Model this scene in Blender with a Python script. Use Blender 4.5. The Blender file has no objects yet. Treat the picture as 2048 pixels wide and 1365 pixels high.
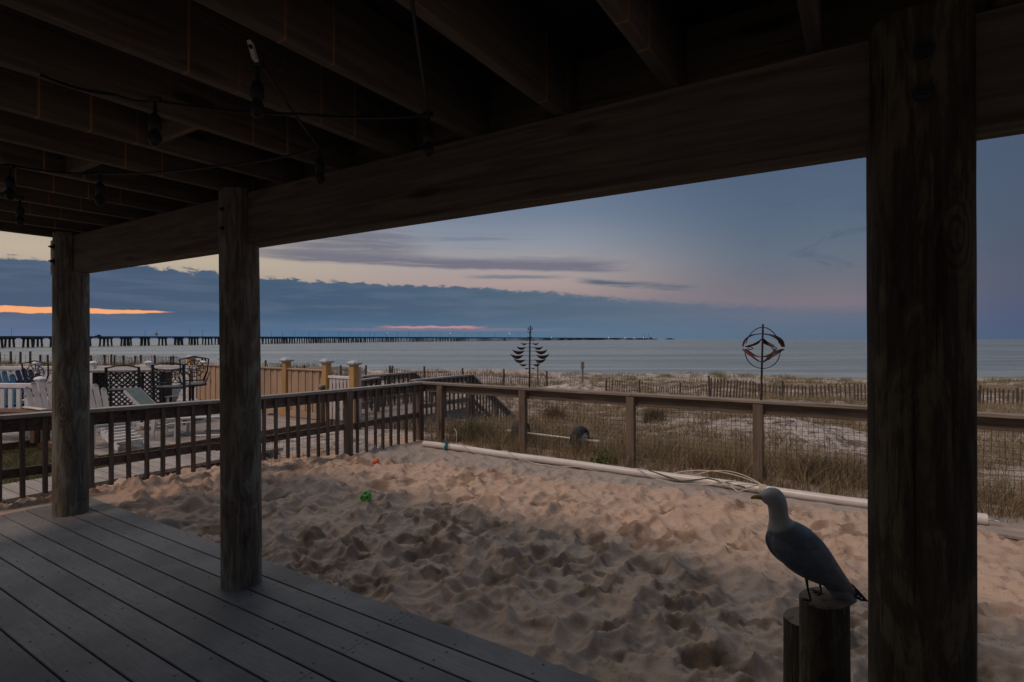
import bpy, math, random
import numpy as np
from mathutils import Vector, Matrix
random.seed(7); np.random.seed(7)
S = bpy.context.scene
C = S.collection
R = math.radians

# ------------------------------------------------------------------ camera
F = 1100.0; CX = 1024.0; HY = 678.5; H = 1.6       # focal length in photo pixels, horizon row, eye height
cam = bpy.data.cameras.new('camera'); camo = bpy.data.objects.new('camera', cam); C.objects.link(camo)
cam.sensor_width = 36; cam.lens = 36 * F / 2048; cam.shift_y = -(682.5 - HY) / 2048
cam.clip_start = 0.05; cam.clip_end = 60000
camo.location = (0, 0, H); camo.rotation_euler = (R(90), 0, 0)
S.camera = camo
S.view_settings.view_transform = 'Standard'; S.view_settings.look = 'None'
S.view_settings.exposure = 0; S.view_settings.gamma = 1

def lin(r, g, b):
    f = lambda c: (c / 255 / 12.92) if c / 255 <= .04045 else ((c / 255 + .055) / 1.055) ** 2.4
    return (f(r), f(g), f(b), 1)

# house axes: u runs along the beam (right and nearer), v out to sea
UA = (.843, -.538); VA = (.538, .843); TH = math.atan2(UA[1], UA[0])
def W(u, v, z=0): return Vector((UA[0]*u + VA[0]*v, UA[1]*u + VA[1]*v, z))
def UV(x, y): return (UA[0]*x + UA[1]*y, VA[0]*x + VA[1]*y)
def G(px, py, z=0):          # ground point seen at a photo position
    Y = (H - z) * F / (py - HY); return ((px - CX) / F * Y, Y)
def D(px, py, Y):            # point at depth Y
    return Vector(((px - CX) / F * Y, Y, H - (py - HY) / F * Y))

# ------------------------------------------------------------------ node helper
class NT:
    def __init__(s, tree): s.t = tree; s.n = tree.nodes; s.l = tree.links
    def node(s, typ, **kw):
        n = s.n.new(typ)
        for k, v in kw.items(): setattr(n, k, v)
        return n
    def inp(s, n, i, v):
        if v is None: return
        if hasattr(v, 'is_output') or isinstance(v, bpy.types.NodeSocket): s.l.new(v, n.inputs[i])
        else: n.inputs[i].default_value = v
    def m(s, op, a, b=None, c=None, clamp=False):
        n = s.node('ShaderNodeMath', operation=op); n.use_clamp = clamp
        s.inp(n, 0, a); s.inp(n, 1, b); s.inp(n, 2, c); return n.outputs[0]
    def add(s, a, b): return s.m('ADD', a, b)
    def sub(s, a, b): return s.m('SUBTRACT', a, b)
    def mul(s, a, b): return s.m('MULTIPLY', a, b)
    def ss(s, x, a, b):      # smoothstep, a may exceed b
        n = s.node('ShaderNodeMapRange', interpolation_type='SMOOTHSTEP')
        s.inp(n, 0, x)
        if a < b: n.inputs[1].default_value = a; n.inputs[2].default_value = b; n.inputs[3].default_value = 0; n.inputs[4].default_value = 1
        else: n.inputs[1].default_value = b; n.inputs[2].default_value = a; n.inputs[3].default_value = 1; n.inputs[4].default_value = 0
        return n.outputs[0]
    def mix(s, f, a, b, mode='MIX'):
        n = s.node('ShaderNodeMix', data_type='RGBA', blend_type=mode)
        s.inp(n, 0, f); s.inp(n, 6, a); s.inp(n, 7, b); return n.outputs[2]
    def ramp(s, f, pts, interp='LINEAR'):
        n = s.node('ShaderNodeValToRGB'); cr = n.color_ramp; cr.interpolation = interp
        while len(cr.elements) < len(pts): cr.elements.new(.5)
        for e, (p, c) in zip(cr.elements, pts):
            e.position = p; e.color = c if not isinstance(c, (int, float)) else (c, c, c, 1)
        s.inp(n, 0, f); return n.outputs[0]
    def noise(s, vec, scale, detail=4, rough=.55, dist=0):
        n = s.node('ShaderNodeTexNoise'); n.inputs['Scale'].default_value = scale
        n.inputs['Detail'].default_value = detail; n.inputs['Roughness'].default_value = rough
        n.inputs['Distortion'].default_value = dist
        if vec is not None: s.l.new(vec, n.inputs['Vector'])
        return n.outputs['Fac']
    def xyz(s, x, y, z):
        n = s.node('ShaderNodeCombineXYZ'); s.inp(n, 0, x); s.inp(n, 1, y); s.inp(n, 2, z); return n.outputs[0]
    def sep(s, v):
        n = s.node('ShaderNodeSeparateXYZ'); s.l.new(v, n.inputs[0]); return n.outputs
    def mapv(s, vec, sc=(1, 1, 1), loc=(0, 0, 0), rot=(0, 0, 0)):
        n = s.node('ShaderNodeMapping'); s.l.new(vec, n.inputs[0])
        n.inputs[1].default_value = loc; n.inputs[2].default_value = rot; n.inputs[3].default_value = sc
        return n.outputs[0]
    def bump(s, h, strength=.5, dist=.01):
        n = s.node('ShaderNodeBump'); n.inputs['Strength'].default_value = strength
        n.inputs['Distance'].default_value = dist; s.l.new(h, n.inputs['Height']); return n.outputs[0]

# ------------------------------------------------------------------ sky (dusk)
SUN_EL, SUN_DIR = 53, (-VA[0]*.966-UA[0]*.259, -VA[1]*.966-UA[1]*.259)
w = bpy.data.worlds.new('World'); S.world = w; w.use_nodes = True
w.node_tree.nodes.clear(); N = NT(w.node_tree)
g = N.node('ShaderNodeTexCoord').outputs['Generated']
x, y, z = N.sep(g)
hor = N.m('SQRT', N.add(N.mul(x, x), N.mul(y, y)))
el = N.m('DIVIDE', z, N.m('MAXIMUM', hor, 1e-4))               # tan(elevation)
az = N.mul(N.m('ARCTAN2', x, y), 180 / math.pi)                 # degrees, 0 = out to the bay
azn = N.m('MULTIPLY_ADD', az, 1 / 90., .5, clamp=True)          # -45..45 deg -> 0..1
eln = N.m('MULTIPLY', el, 2.0, clamp=True)                      # tan .5 -> 1
e = lambda py, px=1024: 2 * (HY - py) / F * math.cos(math.atan((px - CX) / F))
left = N.ramp(eln, [(0, lin(84, 106, 136)), (e(600, 100), lin(120, 120, 135)), (e(555, 100), lin(172, 158, 146)), (e(500, 100), lin(186, 172, 152)), (e(440, 100), lin(176, 165, 152)), (.5, lin(130, 140, 155)), (1, lin(115, 135, 165))])
midc = N.ramp(eln, [(0, lin(88, 112, 138)), (e(600), lin(154, 138, 140)), (e(570), lin(168, 150, 148)), (e(535), lin(164, 156, 156)), (e(480), lin(136, 144, 158)), (e(430), lin(114, 128, 148)), (e(350), lin(94, 110, 136)), (1, lin(100, 118, 146))])
right = N.ramp(eln, [(0, lin(84, 102, 124)), (e(650, 1650), lin(98, 106, 126)), (e(605, 1650), lin(122, 115, 126)), (e(560, 1650), lin(110, 112, 124)), (e(500, 1650), lin(98, 110, 126)), (e(420, 1650), lin(86, 102, 124)), (e(330, 1650), lin(80, 96, 120)), (1, lin(90, 108, 135))])
far = N.ramp(eln, [(0, lin(76, 92, 120)), (e(640, 2000), lin(78, 90, 118)), (e(560, 2000), lin(84, 91, 110)), (e(450, 2000), lin(78, 90, 110)), (e(300, 2000), lin(74, 88, 110)), (1, lin(84, 98, 124))])
base = N.mix(N.ss(az, -32, -4), left, midc)
base = N.mix(N.ss(az, 2, 26), base, right)
base = N.mix(N.ss(az, 30, 44), base, far)
# high thin cloud, mauve
sv = N.xyz(N.mul(az, .03), N.mul(el, 9), 0)
n1 = N.noise(N.mapv(sv, (1.0, 2.4, 1)), 1.6, 6, .58, .5)
n2 = N.noise(N.mapv(sv, (1.6, 5, 1), (3, 1, 0)), 2.2, 6, .6, .8)
n3 = N.sub(N.noise(N.mapv(sv, (2.2, .4, 1), (9, 1, 0)), 1.5, 4, .6), .5)
wave = N.mul(n3, .035)
def streak(c, lo, hi, a0, a1, b0, b1, thr, amt, colr):
    """one long bank of thin cloud: centre (tan*2), soft edges below and above, azimuth fade in and out"""
    global base
    dl = N.sub(N.add(eln, wave), c)
    k = N.mul(N.mul(N.ss(dl, -lo, -lo*.3), N.ss(dl, hi, hi*.25)), N.mul(N.ss(az, a0, a1), N.ss(az, b1, b0)))
    k = N.mul(k, N.ss(N.add(N.mul(n1, .5), N.mul(n2, .5)), thr-.07, thr+.10))
    base = N.mix(N.mul(k, amt), base, colr)
streak(N.m('MULTIPLY_ADD', az, -.0007, .262), .020, .042, -32, -20, 8, 14, .40, .85, lin(104, 104, 122))
streak(.335, .06, .07, -26, -19, -13, -7, .44, .8, lin(106, 108, 124))
streak(.345, .04, .05, -10, -6, -2, 6, .50, .55, lin(104, 112, 130))
streak(.305, .03, .04, -6, -2, 4, 12, .50, .5, lin(108, 112, 128))
streak(.222, .008, .012, -6, -2, 2, 7, .40, .7, lin(104, 112, 126))
streak(N.m('MULTIPLY_ADD', az, -.0035, .235), .014, .020, 6, 9, 16, 19.5, .44, .95, lin(82, 98, 114))
st4 = N.mul(N.mul(N.ss(eln, .18, .26), N.ss(eln, .50, .40)), N.mul(N.ss(az, 22, 29), N.ss(az, 47, 34)))
n4 = N.noise(N.mapv(sv, (3, 1.2, 1), (7, 2, 0), (0, 0, .7)), 1.8, 6, .6, 1.4)
base = N.mix(N.mul(N.mul(st4, N.ss(n4, .5, .66)), .35), base, lin(70, 84, 108))
# blue-grey cloud bank on the horizon
top = N.ramp(azn, [(0, .1085*4), (.19, .1068*4), (.266, .1001*4), (.43, .0949*4), (.544, .0843*4), (.657, .0688*4), (.83, .0474*4), (1, .030*4)])
top = N.mul(top, .25)
edge = N.noise(N.xyz(N.mul(az, .9), N.mul(el, 130), 0), .9, 6, .62, .4)
rag = N.ramp(azn, [(0, .34), (.3, .30), (.5, .22), (.6, .30), (.75, .30), (1, .02)])
d = N.add(N.sub(el, top), N.mul(N.mul(N.sub(edge, .5), rag), .09))
wide = N.noise(N.xyz(N.mul(az, .07), N.mul(el, 20), 3), 1.6, 4, .6, .5)
d = N.add(d, N.mul(N.sub(wide, .5), .010))
bank = N.mix(N.ss(az, -6, 14), N.ss(d, .0022, -.0030), N.ss(d, .006, -.008))
bank = N.mul(bank, N.ramp(azn, [(0, 1), (.6, 1), (.72, .8), (.84, .55), (.93, .15), (1, .0)]))
bcol = N.ramp(azn, [(0, lin(68, 88, 114)), (.3, lin(68, 91, 116)), (.55, lin(82, 102, 122)), (.8, lin(92, 106, 128)), (1, lin(84, 96, 126))])
bhor = N.ramp(azn, [(0, lin(84, 106, 140)), (.3, lin(74, 108, 140)), (.6, lin(88, 114, 138)), (.85, lin(88, 108, 130)), (1, lin(80, 98, 122))])
bc = N.mix(N.ss(el, .055, .004), bcol, bhor)
soft = N.noise(N.xyz(N.mul(az, .09), N.mul(el, 45), 2), 1.5, 4, .5)
bc = N.mix(N.mul(N.ss(soft, .42, .68), .4), bc, lin(98, 112, 132))
base = N.mix(bank, base, bc)
# slots of afterglow under the bank
wob = N.mul(N.sub(N.noise(N.xyz(N.mul(az, .5), N.mul(el, 60), 5), 1.2, 5, .6), .5), .006)
cl = N.ramp(azn, [(0, .040*10), (.1, .0405*10), (.19, .043*10), (1, .043*10)])
o = N.m('ABSOLUTE', N.sub(N.add(el, wob), N.mul(cl, .1)))
th = N.mul(N.ramp(azn, [(0, .5), (.06, .48), (.12, .26), (.154, .0), (1, 0)]), .0088)
oc = N.ss(N.sub(o, th), .0006, -.0006)
base = N.mix(N.mul(oc, N.ss(az, -31, -33)), base, lin(246, 168, 118))
o2 = N.m('ABSOLUTE', N.sub(N.add(el, N.mul(wob, 1.3)), .0212))
o2 = N.mul(N.ss(o2, .0028, .0010), N.mul(N.ss(az, -14.5, -11), N.ss(az, -2, -5)))
base = N.mix(N.mul(o2, .85), base, lin(200, 140, 142))
o3 = N.mul(N.ss(N.m('ABSOLUTE', N.sub(N.add(el, wob), .017)), .004, .001), N.mul(N.ss(az, -24, -14), N.ss(az, 8, -2)))
base = N.mix(N.mul(o3, .18), base, lin(190, 140, 150))
# the part of the sky overhead, above anything in view
lobe = N.mul(N.mul(N.ss(az, -115, -70), N.ss(az, 5, -30)), N.mul(N.ss(el, .42, .62), N.ss(el, 2.4, 1.2)))
base = N.mix(N.ss(el, .60, 1.3), base, lin(140, 146, 152))
base = N.mix(lobe, base, (1.25, 1.12, 1.0, 1))     # added bright sky patch for relief on the sand, hidden by the porch roof
base = N.mix(N.ss(el, -.002, -.03), base, lin(70, 84, 100))
sky = N.node('ShaderNodeTexSky', sky_type='NISHITA'); sky.sun_disc = False
sky.sun_elevation = R(1.5); sky.sun_rotation = R(-62)
bg = N.node('ShaderNodeBackground'); N.l.new(base, bg.inputs[0]); bg.inputs[1].default_value = 1.0
bg2 = N.node('ShaderNodeBackground'); N.l.new(sky.outputs[0], bg2.inputs[0]); bg2.inputs[1].default_value = .0015
ad = N.node('ShaderNodeAddShader'); N.l.new(bg.outputs[0], ad.inputs[0]); N.l.new(bg2.outputs[0], ad.inputs[1])
N.l.new(ad.outputs[0], N.node('ShaderNodeOutputWorld').inputs[0])

# warm lamp added over the roof, standing in for lights in the house
sl = bpy.data.lights.new('sun', 'SUN'); sl.energy = 1.25; sl.angle = R(9); sl.color = (1, .70, .52)
so = bpy.data.objects.new('sun', sl); C.objects.link(so)
tosun = Vector((SUN_DIR[0]*math.cos(R(SUN_EL)), SUN_DIR[1]*math.cos(R(SUN_EL)), math.sin(R(SUN_EL))))
so.rotation_euler = (-tosun).to_track_quat('-Z', 'Y').to_euler(); so.location = (0, -3, 12)

# ------------------------------------------------------------------ materials
def mat(name, col, rough=.8, metal=0, spec=.3):
    m = bpy.data.materials.new(name); m.use_nodes = True
    b = m.node_tree.nodes['Principled BSDF']; b.inputs['Roughness'].default_value = rough
    b.inputs['Metallic'].default_value = metal; b.inputs['Specular IOR Level'].default_value = spec
    if not hasattr(col, 'is_output') and col is not None: b.inputs['Base Color'].default_value = (*col[:3], 1)
    return m, NT(m.node_tree), b

def varied(name, c1, c2, scale=6, rough=.7, bump=.2, bd=.004, metal=0, spec=.3, sc=(1, 1, 1)):
    m, n, b = mat(name, c1, rough, metal, spec)
    tc = n.node('ShaderNodeTexCoord').outputs['Object']
    v = n.mapv(tc, sc)
    f = n.noise(v, scale, 5, .6)
    n.l.new(n.mix(n.ss(f, .3, .7), (*c1[:3], 1), (*c2[:3], 1)), b.inputs['Base Color'])
    if bump: n.l.new(n.bump(n.noise(v, scale*5, 3), bump, bd), b.inputs['Normal'])
    return m

def wood(name, c1, c2, c3=None, axis='x', rough=.85, grain=1.0, bump=.4, knots=True, streak=None):
    """weathered timber; grain runs along the given local axis"""
    m, n, b = mat(name, c1, rough, 0, .2)
    tc = n.node('ShaderNodeTexCoord').outputs['Object']
    gi = n.node('ShaderNodeObjectInfo').outputs['Random']
    off = n.mul(gi, 17.)
    tv = n.node('ShaderNodeVectorMath', operation='ADD'); n.l.new(tc, tv.inputs[0]); n.l.new(n.xyz(off, off, off), tv.inputs[1])
    a = {'x': (.5, 9, 9), 'y': (9, .5, 9), 'z': (9, 9, .5)}[axis]
    v = n.mapv(tv.outputs[0], a)
    big = n.noise(tv.outputs[0], 1.3, 4, .6)
    fine = n.noise(v, 4*grain, 6, .65, .8)
    wv = n.noise(v, 1.1*grain, 3, .5, 2.5)
    col = n.mix(n.ss(fine, .32, .68), (*c1[:3], 1), (*c2[:3], 1))
    if c3 is None: c3 = tuple(k*.45 for k in c1[:3])
    col = n.mix(n.mul(n.ss(wv, .5, .72), .7), col, (*c3[:3], 1))
    col = n.mix(n.mul(n.ss(big, .42, .7), .5), col, tuple(k*.55 for k in c2[:3]) + (1,))
    if knots:
        vo = n.node('ShaderNodeTexVoronoi'); vo.inputs['Scale'].default_value = 1.0
        a2 = {'x': (1.1, 5, 5), 'y': (5, 1.1, 5), 'z': (5, 5, 1.1)}[axis]
        n.l.new(n.mapv(tv.outputs[0], a2), vo.inputs['Vector'])
        k = n.ss(vo.outputs['Distance'], .17, .07)
        col = n.mix(n.mul(k, .75), col, tuple(x*.25 for x in c1[:3]) + (1,))
    if streak:
        sx, sy, sz = n.sep(tv.outputs[0])
        p = n.m('FRACT', n.m('MULTIPLY', sy if axis == 'y' else sx, 5.3))
        ln = n.ss(n.m('ABSOLUTE', n.sub(p, .5)), .035, .01)
        on = n.ss(n.noise(n.mapv(tv.outputs[0], (1, 1, .15)), 2.3, 2), .47, .6)
        col = n.mix(n.mul(n.mul(ln, on), .9), col, streak)
    n.l.new(col, b.inputs['Base Color'])
    n.l.new(n.bump(n.add(fine, n.mul(wv, .6)), bump, .006), b.inputs['Normal'])
    return m

M = {}
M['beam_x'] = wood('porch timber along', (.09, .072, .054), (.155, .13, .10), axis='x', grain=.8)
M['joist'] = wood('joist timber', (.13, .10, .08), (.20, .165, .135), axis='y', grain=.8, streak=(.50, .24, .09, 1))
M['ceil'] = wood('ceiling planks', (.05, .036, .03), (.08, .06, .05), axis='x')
M['rail_x'] = wood('rail timber along', (.12, .092, .072), (.20, .16, .13), axis='x')
M['rail_y'] = wood('rail timber across', (.10, .075, .06), (.20, .165, .145), axis='y')
M['rail_z'] = wood('rail timber upright', (.13, .10, .078), (.21, .165, .13), axis='z')
M['railtop'] = wood('sun bleached rail cap', (.26, .25, .245), (.40, .385, .375), axis='y')
M['railtopx'] = wood('rail cap along', (.19, .16, .135), (.30, .26, .225), axis='x')
M['bal'] = wood('baluster timber', (.11, .082, .064), (.19, .155, .13), axis='z', knots=False)
M['newwood'] = wood('new fence boards', (.42, .29, .195), (.52, .38, .27), (.34, .21, .135), axis='z')
M['newpost'] = wood('new fence posts', (.46, .27, .10), (.54, .34, .15), (.38, .21, .08), axis='z')
M['walk'] = wood('boardwalk timber', (.20, .17, .155), (.34, .30, .28), axis='y')
M['ndeck'] = None
M['slat'] = wood('sand fence slats', (.085, .07, .06), (.15, .125, .11), axis='z', knots=False, bump=.2)
M['slatpost'] = wood('sand fence posts', (.06, .05, .045), (.12, .10, .09), axis='z')
M['white'] = varied('white painted plastic', (.62, .63, .65), (.74, .75, .77), 4, .5, .05)
M['cap'] = varied('dull grey white cap', (.36, .39, .43), (.44, .47, .51), 5, .6, .05)
M['whitecream'] = varied('weathered cream plastic', (.50, .45, .42), (.62, .58, .55), 5, .6, .1)
M['iron'] = varied('dark cast metal', (.02, .024, .03), (.04, .046, .055), 9, .45, .1, metal=.3)
M['black'] = varied('black plastic', (.012, .012, .014), (.02, .02, .022), 9, .5, .1)
M['lattice'] = varied('black lattice', (.018, .019, .022), (.03, .032, .036), 9, .6, .1)
M['sling'] = varied('green grey sling fabric', (.20, .25, .23), (.27, .32, .29), 10, .8, .1)
M['blue'] = varied('blue paint', (.07, .17, .26), (.10, .24, .36), 6, .6, .1)
M['navy'] = varied('navy plastic', (.03, .045, .09), (.04, .06, .12), 6, .6, .1)
M['counter'] = varied('grey stone top', (.22, .20, .19), (.32, .30, .28), 12, .5, .1)
M['brownbox'] = wood('brown stained wood', (.12, .065, .045), (.17, .10, .07), axis='x', knots=False)
M['pipe'] = varied('dusty white pvc', (.56, .53, .52), (.66, .64, .63), 3, .35, .05, spec=.5)
M['rope'] = varied('cream rope', (.50, .46, .38), (.62, .58, .5), 30, .9, .2)
M['cord'] = varied('dark green cord', (.05, .07, .045), (.08, .10, .07), 30, .8, .1)
M['teal'] = varied('teal strap', (.01, .16, .20), (.02, .22, .28), 20, .7, .2)
M['galv'] = varied('galvanised steel', (.30, .31, .33), (.42, .43, .45), 20, .4, .1, metal=.7)
M['wire'] = varied('dark coated wire', (.035, .03, .026), (.06, .05, .04), 20, .6, 0)
M['rust'] = varied('rusty copper blade', (.17, .042, .024), (.075, .035, .032), 22, .5, .2, metal=.35)
M['bronze'] = varied('dark bronze', (.055, .034, .030), (.085, .055, .048), 22, .5, .2, metal=.4)
M['tyre'] = varied('black rubber tyre', (.018, .019, .024), (.035, .037, .045), 14, .7, .3)
M['ballgreen'] = varied('bright green plastic', (.09, .42, .05), (.12, .50, .08), 9, .45, .05)
M['ballorange'] = varied('orange plastic', (.62, .10, .035), (.7, .14, .05), 9, .5, .05)
M['concrete'] = varied('bridge concrete', (.06, .065, .075), (.09, .095, .105), .2, .9, .0)
M['siding'] = varied('house siding', (.16, .15, .14), (.20, .19, .18), 3, .8, .1)
M['sign'] = varied('weathered sign board', (.16, .12, .11), (.22, .17, .15), 8, .8, .1)
M['leaf'] = varied('green leaves', (.05, .11, .03), (.09, .17, .045), 3, .6, .1)
M['bulbglass'] = varied('unlit bulb glass', (.02, .02, .018), (.03, .03, .028), 9, .45, 0, spec=.2)
M['gullhead'] = None

# round piling: dark with mossy/grey patches and long checks
def piling(name, c1, c2, moss, amt=.9):
    m, n, b = mat(name, c1, .9, 0, .15)
    tc = n.node('ShaderNodeTexCoord').outputs['Object']
    gi = n.mul(n.node('ShaderNodeObjectInfo').outputs['Random'], 31.)
    tv = n.node('ShaderNodeVectorMath', operation='ADD'); n.l.new(tc, tv.inputs[0]); n.l.new(n.xyz(gi, gi, gi), tv.inputs[1]); tv = tv.outputs[0]
    g1 = n.noise(n.mapv(tv, (16, 16, 1.8)), 2.2, 7, .72, .6)
    g2 = n.noise(n.mapv(tv, (3.6, 3.6, 1.3)), 1.8, 6, .66, .9)
    g3 = n.noise(n.mapv(tv, (40, 40, .8)), 2, 3, .6)
    col = n.mix(n.ss(g1, .34, .66), (*c1, 1), (*c2, 1))
    col = n.mix(n.mul(n.ss(n.add(g2, n.mul(n.sub(g1, .5), .5)), .50, .62), amt), col, (*moss, 1))
    col = n.mix(n.mul(n.ss(g2, .46, .30), .75), col, (c1[0]*.35, c1[1]*.33, c1[2]*.33, 1))
    col = n.mix(n.mul(n.ss(g3, .66, .72), .8), col, (.012, .010, .009, 1))
    vo = n.node('ShaderNodeTexVoronoi'); vo.inputs['Scale'].default_value = 1.0
    n.l.new(n.mapv(tv, (3.4, 3.4, 1.6)), vo.inputs['Vector'])
    dd = vo.outputs['Distance']
    rings = n.m('SINE', n.mul(dd, 95.))
    kn = n.ss(dd, .30, .12)
    col = n.mix(n.mul(kn, n.mul(n.ss(rings, -.2, .8), .5)), col, (c1[0]*.4, c1[1]*.4, c1[2]*.4, 1))
    n.l.new(col, b.inputs['Base Color'])
    h = n.add(n.add(n.mul(g1, .7), n.mul(n.ss(g3, .70, .58), .5)), n.mul(n.mul(kn, rings), .12))
    n.l.new(n.bump(h, .7, .012), b.inputs['Normal'])
    return m
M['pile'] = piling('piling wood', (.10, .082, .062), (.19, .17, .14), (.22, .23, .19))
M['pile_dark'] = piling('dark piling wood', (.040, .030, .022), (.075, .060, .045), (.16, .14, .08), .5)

# composite decking
def decking(name, c1, c2, pitch, gv0):
    m, n, b = mat(name, c1, .62, 0, .35)
    tc = n.node('ShaderNodeTexCoord').outputs['Object']
    sx, sy, sz = n.sep(tc)
    bid = n.m('FLOOR', n.m('DIVIDE', n.sub(sy, gv0), pitch))
    wn = n.node('ShaderNodeTexWhiteNoise', noise_dimensions='1D'); n.l.new(bid, wn.inputs['W'])
    r = wn.outputs['Value']
    v = n.xyz(n.add(sx, n.mul(r, 20.)), n.mul(sy, 1.), n.mul(r, 7.))
    fine = n.noise(n.mapv(v, (2.2, 38, 1)), 3.2, 5, .65, 1.2)
    big = n.noise(v, 1.4, 4, .6)
    col = n.mix(n.ss(fine, .3, .7), (*c1, 1), (*c2, 1))
    col = n.mix(n.mul(n.ss(big, .38, .66), .6), col, (c1[0]*.62, c1[1]*.62, c1[2]*.64, 1))
    hs = n.node('ShaderNodeHueSaturation'); n.l.new(col, hs.inputs['Color'])
    n.l.new(n.add(.84, n.mul(r, .34)), hs.inputs['Value'])
    n.l.new(hs.outputs[0], b.inputs['Base Color'])
    n.l.new(n.bump(fine, .45, .004), b.inputs['Normal'])
    n.l.new(n.add(.5, n.mul(big, .3)), b.inputs['Roughness'])
    return m
M['deck'] = decking('grey composite decking', (.150, .152, .158), (.225, .225, .232), .17, 2.395)
M['ndeck'] = decking('old bleached decking', (.27, .24, .225), (.40, .365, .345), .15, 0)

def sandmat(name, c1, c2, wet, band=False):
    m, n, b = mat(name, c1, .95, 0, .1)
    tc = n.node('ShaderNodeTexCoord').outputs['Object']
    big = n.noise(tc, .8, 5, .6, .5)
    sm = n.noise(tc, 60, 4, .7)
    md = n.noise(tc, 9, 5, .65)
    col = n.mix(n.ss(big, .35, .65), (*c1, 1), (*c2, 1))
    col = n.mix(n.mul(n.ss(md, .54, .68), .6), col, (*wet, 1))
    col = n.mix(n.mul(n.ss(sm, .58, .70), .65), col, (wet[0]*.6, wet[1]*.6, wet[2]*.6, 1))
    if band:
        dg = n.node('ShaderNodeAttribute'); dg.attribute_name = 'dug'      # freshly kicked up damp brown sand
        col = n.mix(n.mul(n.ss(dg.outputs['Fac'], .15, .7), .75), col, (.16, .11, .08, 1))
    if band:      # a greyer strip of sand runs the length of the court
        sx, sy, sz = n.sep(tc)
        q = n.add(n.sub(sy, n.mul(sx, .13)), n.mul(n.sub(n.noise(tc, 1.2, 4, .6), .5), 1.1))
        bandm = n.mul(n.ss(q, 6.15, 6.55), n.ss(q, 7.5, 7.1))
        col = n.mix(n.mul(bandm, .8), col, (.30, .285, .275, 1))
    n.l.new(col, b.inputs['Base Color'])
    n.l.new(n.bump(n.add(n.mul(sm, .35), md), .55, .018), b.inputs['Normal'])
    return m
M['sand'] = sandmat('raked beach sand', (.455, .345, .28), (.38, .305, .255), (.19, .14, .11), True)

# dune ground
def dunemat():
    m, n, b = mat('dune sand with litter', (.4, .3, .25), .95, 0, .1)
    tc = n.node('ShaderNodeTexCoord').outputs['Object']
    big = n.noise(tc, .35, 6, .65, .6)
    md = n.noise(tc, 2.6, 7, .72, .8)
    sm = n.noise(tc, 22, 4, .7)
    col = n.mix(n.ss(big, .35, .65), (.54, .49, .465, 1), (.43, .375, .345, 1))
    col = n.mix(n.mul(n.ss(md, .47, .60), .88), col, (.13, .105, .082, 1))
    col = n.mix(n.mul(n.ss(sm, .55, .68), .7), col, (.11, .095, .08, 1))
    lawn = n.node('ShaderNodeAttribute'); lawn.attribute_name = 'lawn'
    gcol = n.mix(n.ss(md, .4, .6), (.055, .062, .026, 1), (.095, .082, .045, 1))
    col = n.mix(n.ss(n.add(lawn.outputs['Fac'], n.mul(n.sub(md, .5), .5)), .4, .6), col, gcol)
    beach = n.node('ShaderNodeAttribute'); beach.attribute_name = 'beach'
    col = n.mix(beach.outputs['Fac'], col, (.33, .29, .265, 1))
    n.l.new(col, b.inputs['Base Color'])
    n.l.new(n.bump(n.add(md, n.mul(sm, .5)), .8, .08), b.inputs['Normal'])
    return m
M['dune'] = dunemat()

def grassmat():
    m, n, b = mat('dry grass blades', (.2, .15, .1), .85, 0, .1)
    a = n.node('ShaderNodeAttribute'); a.attribute_name = 'tint'
    n.l.new(a.outputs['Color'], b.inputs['Base Color'])
    return m
M['grass'] = grassmat()

def watermat():
    m, n, b = mat('bay water', (.045, .065, .07), .12, 0, .5)
    b.inputs['IOR'].default_value = 1.33
    tc = n.node('ShaderNodeTexCoord').outputs['Object']
    r = n.mapv(tc, (.35, 1, 1), (0, 0, 0), (0, 0, .25))
    a = n.noise(r, .9, 5, .62, .4)
    c = n.noise(n.mapv(tc, (.3, 1, 1), (0, 0, 0), (0, 0, -.1)), .13, 4, .6, .3)
    f = n.noise(r, .02, 3, .6)
    patch = n.noise(n.mapv(tc, (.12, 1, 1)), .03, 4, .55)
    h = n.add(n.mul(a, .55), n.add(n.mul(c, 1.6), n.mul(f, 6)))
    n.l.new(n.bump(h, 1.0, 1.0), b.inputs['Normal'])
    n.l.new(n.m('MULTIPLY_ADD', patch, .2, .12), b.inputs['Roughness'])
    st1 = n.noise(n.mapv(tc, (.06, 1, 1)), .09, 5, .7, .5); st2 = n.noise(n.mapv(tc, (.10, 1, 1), (4, 9, 0)), .6, 4, .7)
    patch = n.m('MULTIPLY_ADD', st2, .45, n.m('MULTIPLY_ADD', st1, .9, n.mul(patch, .4)))
    patch = n.m('MULTIPLY_ADD', patch, .8, -.20)
    n.l.new(n.mix(n.ss(patch, .35, .75), (.12, .165, .185, 1), (.38, .43, .43, 1)), b.inputs['Base Color'])  # pale streaks in the base colour stand in for sheen and ripple contrast
    return m
M['water'] = watermat()
def emis(name, col, s):
    m = bpy.data.materials.new(name); m.use_nodes = True; n = m.node_tree.nodes; n.clear()
    q = n.new('ShaderNodeEmission'); q.inputs[0].default_value = col; q.inputs[1].default_value = s
    o_ = n.new('ShaderNodeOutputMaterial'); m.node_tree.links.new(q.outputs[0], o_.inputs[0]); return m
M['lampglow'] = emis('lit lamp', (1, .88, .7, 1), 2.0)
M['redglow'] = emis('red tail lamp', (1, .15, .06, 1), 1.2)

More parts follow.
